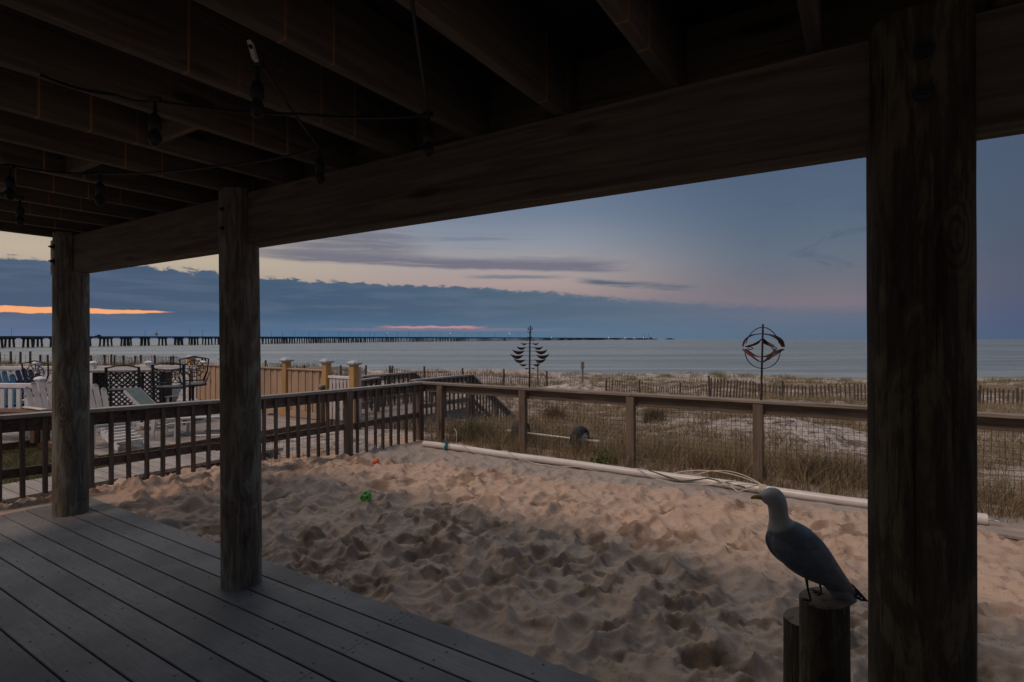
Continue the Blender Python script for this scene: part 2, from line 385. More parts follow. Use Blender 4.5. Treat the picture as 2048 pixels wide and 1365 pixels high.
# ------------------------------------------------------------------ mesh builder
class MB:
    def __init__(s): s.v = []; s.f = []; s.mi = []; s.cur = 0
    def q(s, pts, faces):
        b = len(s.v); s.v += [tuple(p) for p in pts]
        for f in faces: s.f.append(tuple(b + i for i in f)); s.mi.append(s.cur)
    def box(s, a, b, bev=0):
        x0, y0, z0 = [min(p, q) for p, q in zip(a, b)]; x1, y1, z1 = [max(p, q) for p, q in zip(a, b)]
        if bev <= 0:
            s.q([(x0,y0,z0),(x1,y0,z0),(x1,y1,z0),(x0,y1,z0),(x0,y0,z1),(x1,y0,z1),(x1,y1,z1),(x0,y1,z1)],
                [(0,3,2,1),(4,5,6,7),(0,1,5,4),(1,2,6,5),(2,3,7,6),(3,0,4,7)]); return
        # chamfered prism along the longest axis
        d = [x1-x0, y1-y0, z1-z0]; k = d.index(max(d)); i, j = [t for t in range(3) if t != k]
        lo = [x0,y0,z0]; hi = [x1,y1,z1]; c = min(bev, d[i]*.4, d[j]*.4)
        sec = [(lo[i]+c,lo[j]),(hi[i]-c,lo[j]),(hi[i],lo[j]+c),(hi[i],hi[j]-c),(hi[i]-c,hi[j]),(lo[i]+c,hi[j]),(lo[i],hi[j]-c),(lo[i],lo[j]+c)]
        P = []
        for kk in (lo[k], hi[k]):
            for (p, r) in sec:
                t = [0,0,0]; t[k] = kk; t[i] = p; t[j] = r; P.append(t)
        s.q(P, [tuple(range(7,-1,-1)), tuple(range(8,16))] + [(n, (n+1)%8, 8+(n+1)%8, 8+n) for n in range(8)])
    def beam(s, p, q, wd, ht, up=(0,0,1)):       # box between two points, wd sideways, ht along up
        p = Vector(p); q = Vector(q); d = (q-p).normalized(); u = Vector(up)
        if abs(d.dot(u)) > .98: u = Vector((1,0,0))
        r = d.cross(u).normalized(); u = r.cross(d).normalized()
        P = []
        for c in (p, q):
            for a, b in ((-1,-1),(1,-1),(1,1),(-1,1)): P.append(c + r*a*wd/2 + u*b*ht/2)
        s.q(P, [(0,1,2,3),(7,6,5,4),(0,4,5,1),(1,5,6,2),(2,6,7,3),(3,7,4,0)])
    def tube(s, pts, rad, n=8, cap=True, closed=False):
        pts = [Vector(p) for p in pts]; L = len(pts)
        rr = rad if isinstance(rad, (list, tuple)) else [rad]*L
        rings = []; prev = None
        for i, p in enumerate(pts):
            if closed: d = (pts[(i+1)%L] - pts[i-1])
            else: d = (pts[min(i+1, L-1)] - pts[max(i-1, 0)])
            d = d.normalized() if d.length > 1e-9 else Vector((0,0,1))
            if prev is None:
                a = Vector((0,0,1)) if abs(d.z) < .9 else Vector((1,0,0)); prev = d.cross(a).normalized()
            prev = (prev - d*prev.dot(d)); prev = prev.normalized() if prev.length > 1e-6 else d.orthogonal().normalized()
            o_ = d.cross(prev)
            rings.append([p + (prev*math.cos(2*math.pi*k/n) + o_*math.sin(2*math.pi*k/n))*rr[i] for k in range(n)])
        P = [q for r_ in rings for q in r_]; Fc = []
        for i in range(L if closed else L-1):
            j = (i+1) % L
            for k in range(n): Fc.append((i*n+k, i*n+(k+1)%n, j*n+(k+1)%n, j*n+k))
        if cap and not closed: Fc += [tuple(range(n-1,-1,-1)), tuple((L-1)*n+k for k in range(n))]
        s.q(P, Fc)
    def lathe(s, prof, c=(0,0,0), n=16, axis='z'):      # prof: (radius, height)
        P = []; Fc = []
        for r_, h in prof:
            for k in range(n):
                a = 2*math.pi*k/n; p = (r_*math.cos(a), r_*math.sin(a), h)
                if axis == 'y': p = (p[0], p[2], p[1])
                if axis == 'x': p = (p[2], p[0], p[1])
                P.append((p[0]+c[0], p[1]+c[1], p[2]+c[2]))
        for i in range(len(prof)-1):
            for k in range(n): Fc.append((i*n+k, i*n+(k+1)%n, (i+1)*n+(k+1)%n, (i+1)*n+k))
        Fc += [tuple(range(n-1,-1,-1)), tuple((len(prof)-1)*n+k for k in range(n))]
        s.q(P, Fc)
    def prism(s, poly, a, b, plane='xz'):        # polygon in a plane, extruded along the third axis from a to b
        n = len(poly); P = []
        for t in (a, b):
            for (p, r_) in poly: P.append((p, t, r_) if plane == 'xz' else ((t, p, r_) if plane == 'yz' else (p, r_, t)))
        s.q(P, [tuple(range(n-1,-1,-1)), tuple(range(n, 2*n))] + [(i, (i+1)%n, n+(i+1)%n, n+i) for i in range(n)])
    def build(s, name, mats, parent=None, base=(0,0,0), smooth=False, fix=True):
        me = bpy.data.meshes.new(name)
        me.from_pydata([(p[0]-base[0], p[1]-base[1], p[2]-base[2]) for p in s.v], [], s.f)
        for m_ in (mats if isinstance(mats, (list, tuple)) else [mats]): me.materials.append(m_)
        if len(me.materials) > 1: me.polygons.foreach_set('material_index', s.mi)
        if fix:
            import bmesh
            bm = bmesh.new(); bm.from_mesh(me); bmesh.ops.recalc_face_normals(bm, faces=bm.faces); bm.to_mesh(me); bm.free()
        if smooth: me.polygons.foreach_set('use_smooth', [True]*len(me.polygons)); me.set_sharp_from_angle(angle=R(40))
        me.update()
        o_ = bpy.data.objects.new(name, me); C.objects.link(o_)
        if parent: o_.parent = parent
        return o_

def tag(o_, label=None, cat=None, group=None, kind=None):
    if label: o_['label'] = label
    if cat: o_['category'] = cat
    if group: o_['group'] = group
    if kind: o_['kind'] = kind
    return o_
def thing(name, label, cat, loc=(0,0,0), rz=0, group=None):
    o_ = bpy.data.objects.new(name, None); C.objects.link(o_); o_.empty_display_size = .2
    o_.location = loc; o_.rotation_euler = (0, 0, rz)
    return tag(o_, label, cat, group)
def uvthing(name, label, cat, b, group=None):      # thing in house axes; returns root and base for build()
    return thing(name, label, cat, W(*b), TH, group)
def put_uv(o_, b=(0,0,0)): o_.location = W(*b); o_.rotation_euler = (0, 0, TH); return o_

def copy_tree(o_, parent=None):
    c = o_.copy(); C.objects.link(c)
    if parent: c.parent = parent
    for ch in list(o_.children): copy_tree(ch, c)
    return c

# numpy noise --------------------------------------------------------
def vnoise(x, y, seed=0):
    xi = np.floor(x).astype(np.int64); yi = np.floor(y).astype(np.int64); fx = x-xi; fy = y-yi
    def h(a, b):
        n = (a*374761393 + b*668265263 + seed*1442695041) & 0x7fffffff
        n = ((n ^ (n >> 13))*1274126177) & 0x7fffffff
        return ((n ^ (n >> 16)) & 0xffff)/65535.
    sx = fx*fx*(3-2*fx); sy = fy*fy*(3-2*fy)
    return (h(xi,yi)*(1-sx)+h(xi+1,yi)*sx)*(1-sy) + (h(xi,yi+1)*(1-sx)+h(xi+1,yi+1)*sx)*sy
def fbm(x, y, seed=0, o_=4):
    t = 0; a = .5
    for k in range(o_): t = t + a*vnoise(x*2**k, y*2**k, seed+k*7); a *= .5
    return t/(1-.5**o_)
def sstep(x, a, b): t = np.clip((x-a)/(b-a), 0, 1); return t*t*(3-2*t)

def grid_mesh(name, X, Y, Z, m, keep=None, smooth=True):
    r, c = X.shape
    idx = np.arange(r*c).reshape(r, c)
    q = np.stack([idx[:-1,:-1], idx[:-1,1:], idx[1:,1:], idx[1:,:-1]], -1).reshape(-1, 4)
    if keep is not None:
        k = (keep[:-1,:-1] & keep[:-1,1:] & keep[1:,1:] & keep[1:,:-1]).reshape(-1); q = q[k]
    me = bpy.data.meshes.new(name); me.vertices.add(r*c)
    me.vertices.foreach_set('co', np.stack([X, Y, Z], -1).astype(np.float32).ravel())
    me.loops.add(len(q)*4); me.loops.foreach_set('vertex_index', q.astype(np.int32).ravel())
    me.polygons.add(len(q)); me.polygons.foreach_set('loop_start', np.arange(len(q), dtype=np.int32)*4)
    me.update(calc_edges=True); me.validate()
    if smooth: me.polygons.foreach_set('use_smooth', np.ones(len(me.polygons), bool))
    me.materials.append(m)
    o_ = bpy.data.objects.new(name, me); C.objects.link(o_); return o_

# ------------------------------------------------------------------ terrain
ctrl = []
for px, py, Y in [(1160,915,9.2),(1800,960,8.2),(2040,990,6.8),(2048,860,14),(1700,830,15),(1700,808,22),(2048,814,20.5),(2600,816,20),
                  (1420,803,24),(1360,790,29),(1250,787,31),(1000,775,40),(800,765,40),(650,752,43),(300,733,48),(0,737,46),(-500,737,46),(150,735,47),(450,738,46),
                  (1100,835,16),(1000,852,17.2),(1600,770,38),(1300,757,48),(1100,752,52),(2048,780,34),(2600,787,34),(800,745,55),(550,737,50),(1800,775,46),(2300,777,46),(-500,725,62),(200,723,62),(700,736,62),(1200,747,60),(1700,757,58),(2300,760,58),(-800,720,75),(300,720,75),(900,730,75),(1500,745,70),(2200,750,70),
                  (1300,850,13),(1500,860,11),(1900,900,10)]:
    p = D(px, py, Y); ctrl.append((p.x, p.y, p.z))
for u_, v_, z_ in [(-6,7.2,-.12),(-3,7.2,-.14),(0,7.2,-.16),(3,7.2,-.16),(6,7.2,-.2),(-8,2,-.13),(-8,5,-.16),(-8,8,-.22),(-11,2,-.30),(-10,6,-.32),
                  (-14,5,-.4),(-12,0,-.3),(-9,9,-.4),(-11,10,-.6),(-9,12,-.8),(-20,8,-.5),(-22,0,-.5),(-14,10,-.6),(0,0,-.3),(4,0,-.3),(10,0,-.3),(-5,-6,-.3),(10,6,-.3),(-15,-10,-.4),(20,-10,-.4),(-8,-2,-.12)]:
    p = W(u_, v_, z_); ctrl.append((p.x, p.y, p.z))
ctrl = np.array(ctrl)
def terrain0(x, y):
    x = np.asarray(x, float); y = np.asarray(y, float)
    num = np.zeros_like(x); den = np.zeros_like(x)
    for cx, cy, cz in ctrl:
        d2 = (x-cx)**2 + (y-cy)**2 + .3
        w_ = 1/d2**1.6; num += w_*cz; den += w_
    return num/den
def terrain(x, y):
    z_ = terrain0(x, y)
    u_ = UA[0]*x + UA[1]*y; v_ = VA[0]*x + VA[1]*y
    dune = sstep(v_, 7.6, 10) * sstep(y, 6, 12)
    z_ = z_ + dune*((fbm(x*.35, y*.35, 3)-.5)*.55 + (fbm(x*1.6, y*1.6, 9, 3)-.5)*.16)
    z_ = z_ + (fbm(x*1.3, y*1.3, 5, 3)-.5)*.05
    wl = sstep(v_, 8, 2)*sstep(u_, -7.4, -8.2)
    shore = 56 + (fbm(x*.03, y*0, 21)-.5)*5 + np.clip(-x-10, 0, 60)*.15
    k = sstep(y, shore, shore+24)
    z_ = z_*(1-k) + (-5.2)*k
    court = (u_ > -7.7) & (v_ < 7.25) & (v_ > -6) & (u_ < 8)
    z_ = np.where(court, np.minimum(z_, -.30), z_)
    return z_
def th(x, y): return float(terrain(np.array([x]), np.array([y]))[0])
def spaced(lo, a, b, hi, step, coarse):
    return np.concatenate([np.linspace(lo, a, coarse, endpoint=False), np.arange(a, b, step), np.linspace(b, hi, coarse)])
gx = spaced(-400, -34, 44, 400, .22, 24); gy = np.concatenate([np.linspace(-200, -8, 14, endpoint=False), np.arange(-8, 34, .2), np.arange(34, 64, .35), np.linspace(64, 95, 24), [140, 300]])
X, Y = np.meshgrid(gx, gy); Z = terrain(X, Y)
ground = grid_mesh('ground', X, Y, Z, M['dune']); tag(ground, 'pale dune ground with dry litter sloping to the bay', None, None, 'structure')
Ug = UA[0]*X + UA[1]*Y; Vg = VA[0]*X + VA[1]*Y
lawn = sstep(Ug, -8.0, -8.5)*sstep(Vg, 4.9, 4.2)*sstep(Ug, -22, -18)*sstep(Vg, -6, -4)
for nm, arr in (('lawn', lawn), ('beach', sstep(Y, 57, 66))):
    at = ground.data.attributes.new(nm, 'FLOAT', 'POINT'); at.data.foreach_set('value', arr.astype(np.float32).ravel())

# water: a fine sheet near the shore inside one big sheet to the horizon
SEA = -4.0
wx = np.concatenate([np.linspace(-30000, -260, 12, endpoint=False), np.linspace(-260, 260, 260), np.linspace(300, 30000, 12)])
wy = np.concatenate([np.arange(60, 130, .5), np.linspace(130, 400, 60), np.geomspace(420, 40000, 30)])
X, Y = np.meshgrid(wx, wy)
cr = 82 + (fbm(X*.02, X*0+.5, 31)-.5)*7
Z = SEA + .26*np.exp(-((Y-cr)/1.0)**2)*sstep(fbm(X*.035, X*0+3, 33), .42, .55) + .22*np.exp(-((Y-cr-7)/1.2)**2)*sstep(fbm(X*.03, X*0+9, 37), .45, .58) \
    + .05*np.sin(Y*.55+fbm(X*.05, Y*.05, 41)*9)*sstep(Y, 200, 90)
tag(grid_mesh('water', X, Y, Z, M['water']), 'calm grey blue bay water running to the horizon', None, None, 'structure')

# ------------------------------------------------------------------ sand court in front of the porch
st_ = .016
us = np.arange(-7.75, 7.2, st_); vs = np.arange(-1.6, 7.4, st_)
U, V = np.meshgrid(us, vs)
def worley(u_, v_, cell, seed, ax=1.0):
    a = u_/cell; b = v_/cell*ax
    ai = np.floor(a); bi = np.floor(b); best = np.full(a.shape, 9.); rid = np.zeros(a.shape)
    rs = np.random.RandomState(seed); T = rs.rand(128, 128, 3)
    for di in (-1,0,1):
        for dj in (-1,0,1):
            ci = (ai+di).astype(int) % 128; cj = (bi+dj).astype(int) % 128
            ox = T[ci, cj, 0]; oy = T[ci, cj, 1]; s_ = .55+.9*T[ci, cj, 2]
            d2 = ((ai+di+ox-a)**2 + (bi+dj+oy-b)**2)/s_
            m_ = d2 < best; best = np.where(m_, d2, best); rid = np.where(m_, T[ci, cj, 2], rid)
    return best, rid
wu = U + (fbm(U*2.6, V*2.6, 51)-.5)*.30; wv_ = V + (fbm(U*2.6, V*2.6, 57)-.5)*.30
f1, r1 = worley(wu, wv_, .29, 1, 1.25); f2, r2 = worley(wu+3, wv_+5, .15, 2, 1.1); f3, r3 = worley(wu, wv_, .085, 3); f4, r4 = worley(U+1, V+2, .042, 6)
pit, rp = worley(wu+9, wv_+2, .55, 8)
amp = sstep(V, 6.75, 6.0)*(.75+.25*sstep(V, 5.6, 3.2))
Z = -.138 + .043*(1-amp) + amp*(np.minimum(f1, .46)**1.25*.130 + np.minimum(f2, .9)**1.15*.115 + np.minimum(f3, .8)*.042*sstep(fbm(U*1.4, V*1.4, 61), .25, .5) + np.minimum(f4, .8)*.018*sstep(fbm(U*1.9, V*1.9, 63), .40, .6))
Z -= amp*.06*np.exp(-pit/.045)*(rp > .30)
dug = np.exp(-pit/.09)*(rp > .52)*sstep(fbm(U*6, V*6, 79), .30, .55)*amp
dug = np.maximum(dug, amp*sstep(fbm(U*2.3, V*2.3, 71), .56, .66)*sstep(fbm(U*9, V*9, 81), .42, .6)*.8)
Z += amp*(fbm(U*15, V*15, 67, 3)-.5)*.030*sstep(fbm(U*2.3, V*2.3, 71), .45, .62) + dug*(fbm(U*26, V*26, 83, 2)-.5)*.045
Z += amp*(fbm(U*.9, V*.9, 73)-.5)*.05
mound = np.exp(-((U+6.5)/.55)**2)*sstep(V, 6.2, 3.4)*sstep(V, -1, 1.0)
Z += .10*mound + .03*sstep(V, 3.2, 2.4)
Z -= .16*sstep(U, -6.95, -7.6)
Z += (fbm(U*3, V*3, 77)-.5)*.015
Z = np.minimum(Z, np.where((V < 2.62) & (U > -6.8), -.012, 9))
keep = ~((U > -6.45) & (V < 2.25))
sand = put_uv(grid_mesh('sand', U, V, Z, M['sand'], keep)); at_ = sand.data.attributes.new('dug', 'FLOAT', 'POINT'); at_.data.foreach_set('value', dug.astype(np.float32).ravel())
tag(sand, 'trampled sand of the fenced court, warm tan with footprints', None, None, 'structure')
SZ = Z
def sandz(u_, v_): 
    i = int((v_+1.6)/st_); j = int((u_+7.75)/st_)
    return float(SZ[max(0, min(i, SZ.shape[0]-1)), max(0, min(j, SZ.shape[1]-1))])

# ------------------------------------------------------------------ porch deck
mb = MB(); pitch = .17; v1 = 2.395; k = 0
while v1 - k*pitch > -2.3:
    b1 = v1 - k*pitch - .0; a1 = b1 - pitch + .010
    joints = [-2.23] if k % 2 == 0 else [.9 - .3*(k % 4)]
    xs = [-6.62 + random.uniform(-.006, .006)] + joints + [5.2]
    for i in range(len(xs)-1):
        mb.cur = 0; mb.box((xs[i]+.0015, a1, -.03), (xs[i+1]-.0015, b1, 0), .003)
    jl = [-6.55 + .475*q for q in range(25)]
    mb.cur = 1
    for ju in jl:
        for vv in (a1+.035, b1-.035):
            if random.random() < .9:
                uu = ju + random.uniform(-.01, .01)
                mb.lathe([(.0065, 0), (.0065, .0012)], (uu, vv, .0), 8)
    for ju in joints:
        for sgn in (-1, 1):
            for vv in (a1+.035, b1-.035): mb.lathe([(.0065, 0), (.0065, .0012)], (ju+sgn*.035, vv, .0), 8)
    k += 1
mb.cur = 2
mb.box((-6.58, -2.3, -.16), (5.2, 2.37, -.045))
dk = put_uv(mb.build('porch_deck', [M['deck'], M['black'], M['beam_x']])); tag(dk, 'grey composite plank deck with dark screw heads under the porch', None, None, 'structure')

# ------------------------------------------------------------------ the house over the porch
BB, BT = 2.211, 2.545           # beam bottom and top
hb = (-3.4, 2.1, 0)
house = uvthing('beach_house', 'dark underside of raised timber beach house with beam, joists and round posts', 'house', hb)
def part(mb_, name, m_, parent=house, base=hb, smooth=False, label=None):
    o_ = mb_.build(name, m_, parent, base, smooth)
    if label: o_['label'] = label
    return o_
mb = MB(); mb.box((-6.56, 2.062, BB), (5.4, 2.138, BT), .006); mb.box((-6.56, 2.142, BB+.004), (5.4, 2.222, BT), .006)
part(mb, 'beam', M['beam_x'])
n = 0; uj = -.135 + .475*11
while uj > -6.1:
    mb = MB(); mb.box((uj-.0225, -2.28, BT+.001+random.uniform(0, .004)), (uj+.0225, 2.20, BT+.285), .003); part(mb, 'joist', M['joist']); uj -= .475
mb = MB(); mb.box((-6.37, -2.3, BT), (-6.315, 2.205, BT+.29), .003); part(mb, 'rim_joist', M['joist'])
mb = MB(); mb.box((-6.37, 2.21, BT+.002), (5.4, 2.25, BT+.29), .003); part(mb, 'rim_joist', M['beam_x'])
mb = MB()
vv = -2.3
while vv < 2.2:
    mb.box((-6.4, vv+.004, BT+.292), (5.4, vv+.146, BT+.33)); vv += .15
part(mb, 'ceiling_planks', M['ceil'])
mb = MB(); mb.box((-6.4, -2.3, BT+.345), (5.4, 2.26, BT+.36)); part(mb, 'unseen_balcony_floor', M['ceil'])  # unseen balcony, its edge set for the shadow line on the sand
# blocking between a few joists
for q, vv in ((8, 1.30), (9, .95), (6, 1.32), (10, 1.2)):
    uu = -.135 - .475*q; mb = MB(); mb.box((uu+.024, vv, BT+.02), (uu+.45, vv+.04, BT+.28)); part(mb, 'blocking', M['joist'])
mb = MB(); mb.box((-6.3, -7, 2.95), (5.5, -.9, 6.0)); part(mb, 'unseen_upper_wall', M['siding'])  # unseen storey, set back to place its shadow on the sand
mb = MB(); mb.prism([(-7.4, 6.02), (-.7, 6.02), (-4, 6.9)], -6.6, 5.8, 'yz'); part(mb, 'roof', M['beam_x'])  # unseen, eave set for the same shadow line

def post_mesh(r, z0, z1, seed, notch=None, n=40, rows=64, knotch=0.0):
    """knobbly round piling; above the notch height its outer half is cut away for the beam"""
    rs = np.random.RandomState(seed); P = []; Fc = []
    zs = list(np.linspace(z0, z1, rows))
    if notch: zs = sorted(zs + [notch-.002, notch+.002])
    lean = rs.uniform(-.006, .006, 2)
    for zi in zs:
        for k_ in range(n):
            a = 2*math.pi*k_/n
            rr = r*(1+.022*math.sin(2*a+zi*1.1+seed)+.012*math.sin(5*a+zi*2.3)+.02*(float(fbm(np.array([a*2.]), np.array([zi*2.2]), seed)[0])-.5)) * (1-.012*zi)
            if zi < .25: rr *= 1+.0*zi
            x_ = rr*math.cos(a) + lean[0]*zi; y_ = rr*math.sin(a) + lean[1]*zi
            if notch and zi > notch: y_ = min(y_, -.030); x_ = max(min(x_, r*.93), -r*.93)
            P.append((x_, y_, zi))
    for i in range(len(zs)-1):
        for k_ in range(n): Fc.append((i*n+k_, i*n+(k_+1)%n, (i+1)*n+(k_+1)%n, (i+1)*n+k_))
    Fc += [tuple(range(n-1,-1,-1)), tuple((len(zs)-1)*n+k_ for k_ in range(n))]
    return P, Fc
posts = [((-6.157, 2.085), .137, 3, 'left round post at the porch corner, beside white lounge chairs', M['pile']),
         ((-3.438, 2.090), .121, 11, 'middle round post with swirling knots rising from deck', M['pile']),
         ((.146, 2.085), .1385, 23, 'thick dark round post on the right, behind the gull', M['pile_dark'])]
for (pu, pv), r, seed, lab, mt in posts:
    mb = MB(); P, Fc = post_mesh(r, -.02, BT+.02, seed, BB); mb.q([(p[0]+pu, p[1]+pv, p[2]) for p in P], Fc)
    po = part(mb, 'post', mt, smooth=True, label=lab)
    # bolts: washer and nut on the inner face
    for bz in ((BB+.095, BB+.215) if pu > -6 else (BB+.09, BB+.22)):
        m2 = MB(); yb = pv - r*.985
        m2.lathe([(.026, -.004), (.026, .004)], (pu, yb, bz), 16, 'y'); m2.lathe([(.014, -.016), (.014, -.004)], (pu, yb, bz), 6, 'y')
        m2.tube([(pu, yb-.03, bz), (pu, yb, bz)], .007, 8)
        o_ = m2.build('bolt', M['iron'], po, hb, True)
# rim around the foot of the posts (dark gap in the planks)
# bracket plate and bolt ends at the outer end of the beam
mb = MB(); mb.box((-6.60, 2.10, BB-.04), (-6.565, 2.19, BT-.08)); part(mb, 'end_plate', M['beam_x'])
for zz in (BB+.13, BB+.28):
    mb = MB(); mb.tube([(-6.68, 2.14, zz), (-6.56, 2.14, zz)], .012, 8); part(mb, 'bolt', M['iron'])

# ------------------------------------------------------------------ string lights
def cz(px, py, z_=2.47):
    Y_ = (z_-H)*F/(HY-py); return Vector(((px-CX)/F*Y_, Y_, z_))
def sag(a, b, s_=.03, n=14):
    return [a.lerp(b, t/n) - Vector((0,0,s_*4*(t/n)*(1-t/n))) for t in range(n+1)]
base_sl = cz(640, 297)
sl_ = thing('string_light', 'black string of unlit bulbs looped under the porch joists', 'string lights', base_sl)
nodes = [cz(-260, 300), cz(-80, 310, 2.46), cz(25, 332), cz(200, 348, 2.46), cz(430, 333, 2.45), cz(640, 297), cz(500, 92, 2.49)]
mb = MB()
for a, b in zip(nodes, nodes[1:]): mb.tube([p-base_sl for p in sag(a, b, .012)], .006, 6)
n2_ = [cz(80, 150, 2.50), cz(230, 190, 2.49), cz(310, 202, 2.47), cz(600, 229, 2.45), cz(858, 230, 2.49), cz(815, -60, 2.50)]
for a, b in zip(n2_, n2_[1:]): mb.tube([p-base_sl for p in sag(a, b, .012)], .006, 6)
n3_ = [cz(1128, 196, 2.52), cz(1128, 222, 2.50), cz(1290, 186, 2.52)]
mb2 = MB()
mb.build('cable', M['black'], sl_, (0,0,0), True)
def bulb(p, L=.17, tilt=0):
    m1 = MB(); q = p-base_sl
    m1.lathe([(.006, 0), (.007, -.045*L/.17), (.017, -.055), (.021, -.075), (.021, -.105), (.017, -.11)][::-1], (q.x, q.y, q.z), 12)
    m1.tube([(q.x-.02, q.y, q.z+.004), (q.x+.02, q.y, q.z+.004)], .011, 8)
    s_o = m1.build('socket', M['black'], sl_, (0,0,0), True)
    m2 = MB(); m2.lathe([(.012, -.108), (.020, -.125), (.023, -.14), (.018, -.158), (.006, -.168)][::-1], (q.x, q.y, q.z), 12)
    m2.build('bulb', M['bulbglass'], s_o, (0,0,0), True)
for px, py, zz in [(310, 202, 2.47), (515, 133, 2.48), (640, 297, 2.47), (200, 348, 2.46), (20, 334, 2.46), (857, 231, 2.49), (40, 398, 2.47)]:
    bulb(cz(px, py, zz))
tagp = cz(503, 92, 2.50)-base_sl
mb = MB(); mb.beam(tagp + Vector((-.004,0,.012)), tagp+Vector((.012,.0,-.045)), .022, .012); mb.build('plug', M['whitecream'], sl_)
# ------------------------------------------------------------------ railings
RT = .88
def ray_uv(px, p0, p1):      # where the sight line at photo column px crosses a line in house axes
    t = (px-CX)/F; a = W(*p0); b = W(*p1); d = b-a
    # X = t*Y
    s_ = (t*a.y-a.x)/(d.x-t*d.y); return (p0[0]+(p1[0]-p0[0])*s_, p0[1]+(p1[1]-p0[1])*s_)
RV = 7.03; cu = -6.285
fr = uvthing('mesh_railing', 'brown timber railing with black wire mesh between the sand and dunes', 'railing', (-2, RV, -.1))
fb = (-2, RV, -.1)
mb = MB()
segs = [(-6.40, -2.58), (-2.575, .56), (.565, 3.7), (3.705, 7)]
for i, (a, b) in enumerate(segs): mb.box((a, RV-.085, RT-.038+.003*(i % 2)), (b, RV+.075, RT+.003*(i % 2)), .006)
mb.build('top_rail', M['railtopx'], fr, fb)
mb = MB(); mb.box((-6.25, RV-.010, RT-.165), (7, RV+.03, RT-.042), .004); mb.build('upper_board', M['rail_x'], fr, fb)
fposts = [-5.84, -4.256, -2.585, -1.033, .55, 2.15, 3.75, 5.3]
for i, pu in enumerate([-6.29] + fposts):
    mb = MB(); mb.box((pu-.055, RV-.062-.04, -.4), (pu+.055, RV-.012, RT-.042), .008); mb.build('post', M['rail_z'], fr, fb)
# wire mesh per bay
def wiremesh(m_, p0, p1, z0, z1, step, r, wob=.004, off=0):
    L = math.dist(p0, p1); n_ = int(L/step); rs = random.Random(5)
    dx = (p1[0]-p0[0])/L; dy = (p1[1]-p0[1])/L
    wv2 = lambda s_, z_: (p0[0]+dx*s_ - dy*(off+wob*math.sin(s_*4+z_*5)), p0[1]+dy*s_ + dx*(off+wob*math.sin(s_*4+z_*5)))
    for i in range(n_+1):
        s_ = i*step + rs.uniform(-.004, .004); pts = []
        for k_ in range(6):
            z_ = z0+(z1-z0)*k_/5; x_, y_ = wv2(s_ + .006*math.sin(z_*9+i), z_); pts.append((x_, y_, z_))
        m_.tube(pts, r, 3, False)
    nz = int((z1-z0)/step)
    for j in range(nz+1):
        pts = []
        for k_ in range(int(L/.12)+1):
            s_ = min(L, k_*.12); z_ = z0 + j*step + .006*math.sin(s_*3.1+j*.7); x_, y_ = wv2(s_, z_); pts.append((x_, y_, z_))
        m_.tube(pts, r, 3, False)
allp = [-6.29] + fposts
for a, b in zip(allp, allp[1:]):
    mb = MB(); wiremesh(mb, (a, RV+.0), (b, RV+.0), -.12, RT-.05, .056, .0021, .005, .036); mb.build('wire_mesh', M['wire'], fr, fb, fix=False)

# side railing with balusters (its line bends near the house)
side = [(-6.285, 7.03), (-6.32, 5.46), (-6.45, 3.6), (-6.85, 1.78), (-7.25, .2), (-7.6, -1.5)]
sb = (-6.4, 4, 0)
sr = uvthing('baluster_railing', 'weathered timber railing with square balusters along the left of the sand', 'railing', sb)
def seg_at(px):
    for a, b in zip(side, side[1:]):
        u_, v_ = ray_uv(px, a, b)
        if min(a[1], b[1])-1e-6 <= v_ <= max(a[1], b[1])+1e-6: return (u_, v_), a, b
    return None
tops = MB(); lows = MB(); ups = MB()
for i, (a, b) in enumerate(zip(side, side[1:])):
    zb = .33 if i < 3 else .30
    ext = .0
    dz = .0015*i
    tops.beam((a[0], a[1], RT-.019+dz), (b[0], b[1], RT-.019+dz), .14, .036)
    ups.beam((a[0]-.01, a[1]-(.08 if i == 0 else 0), RT-.105), (b[0]-.01, b[1], RT-.105), .036, .125)
    lows.beam((a[0]-.01, a[1]-(.08 if i == 0 else 0), zb), (b[0]-.01, b[1], zb-.01), .036, .085)
tops.build('top_rail', M['railtop'], sr, sb); ups.build('upper_board', M['rail_y'], sr, sb); lows.build('lower_rail', M['rail_y'], sr, sb)
pxs = [-60, -4, 43, 88, 132, 181, 220, 255, 291, 323, 354, 384, 414, 441, 466, 500, 525, 549, 573, 594, 614, 634, 653, 671, 712, 730, 748, 763, 779, 794, 810, 826]
for i, px in enumerate(pxs):
    r_ = seg_at(px)
    if not r_: continue
    (u_, v_), a, b = r_
    bot = .13 if v_ < 4 else .13-.19*min(1, (v_-4)/2)
    mb = MB(); tl = random.uniform(-.006, .006)
    mb.beam((u_+.03, v_, bot+random.uniform(-.01,.01)-.05), (u_+.03+tl, v_+tl, RT-.045), .036, .036, (0,1,0))
    mb.build('baluster', M['bal'], sr, sb)
(u_, v_), a, b = seg_at(693)
mb = MB(); mb.box((u_-.01, v_-.05, -.4), (u_+.09, v_+.05, RT-.04), .006); mb.build('post', M['rail_z'], sr, sb)
(u_, v_), a, b = seg_at(845) if seg_at(845) else ((-6.285, 7.0), 0, 0)
mb = MB(); wiremesh(mb, (-6.285, 6.95), (-6.32, 5.46), -.05, .5, .056, .0014, .004, .05); wiremesh(mb, (-6.32, 5.44), (-6.45, 3.6), -.02, .3, .056, .0014, .004, .05)
mb.build('wire_mesh', M['wire'], sr, sb, fix=False)

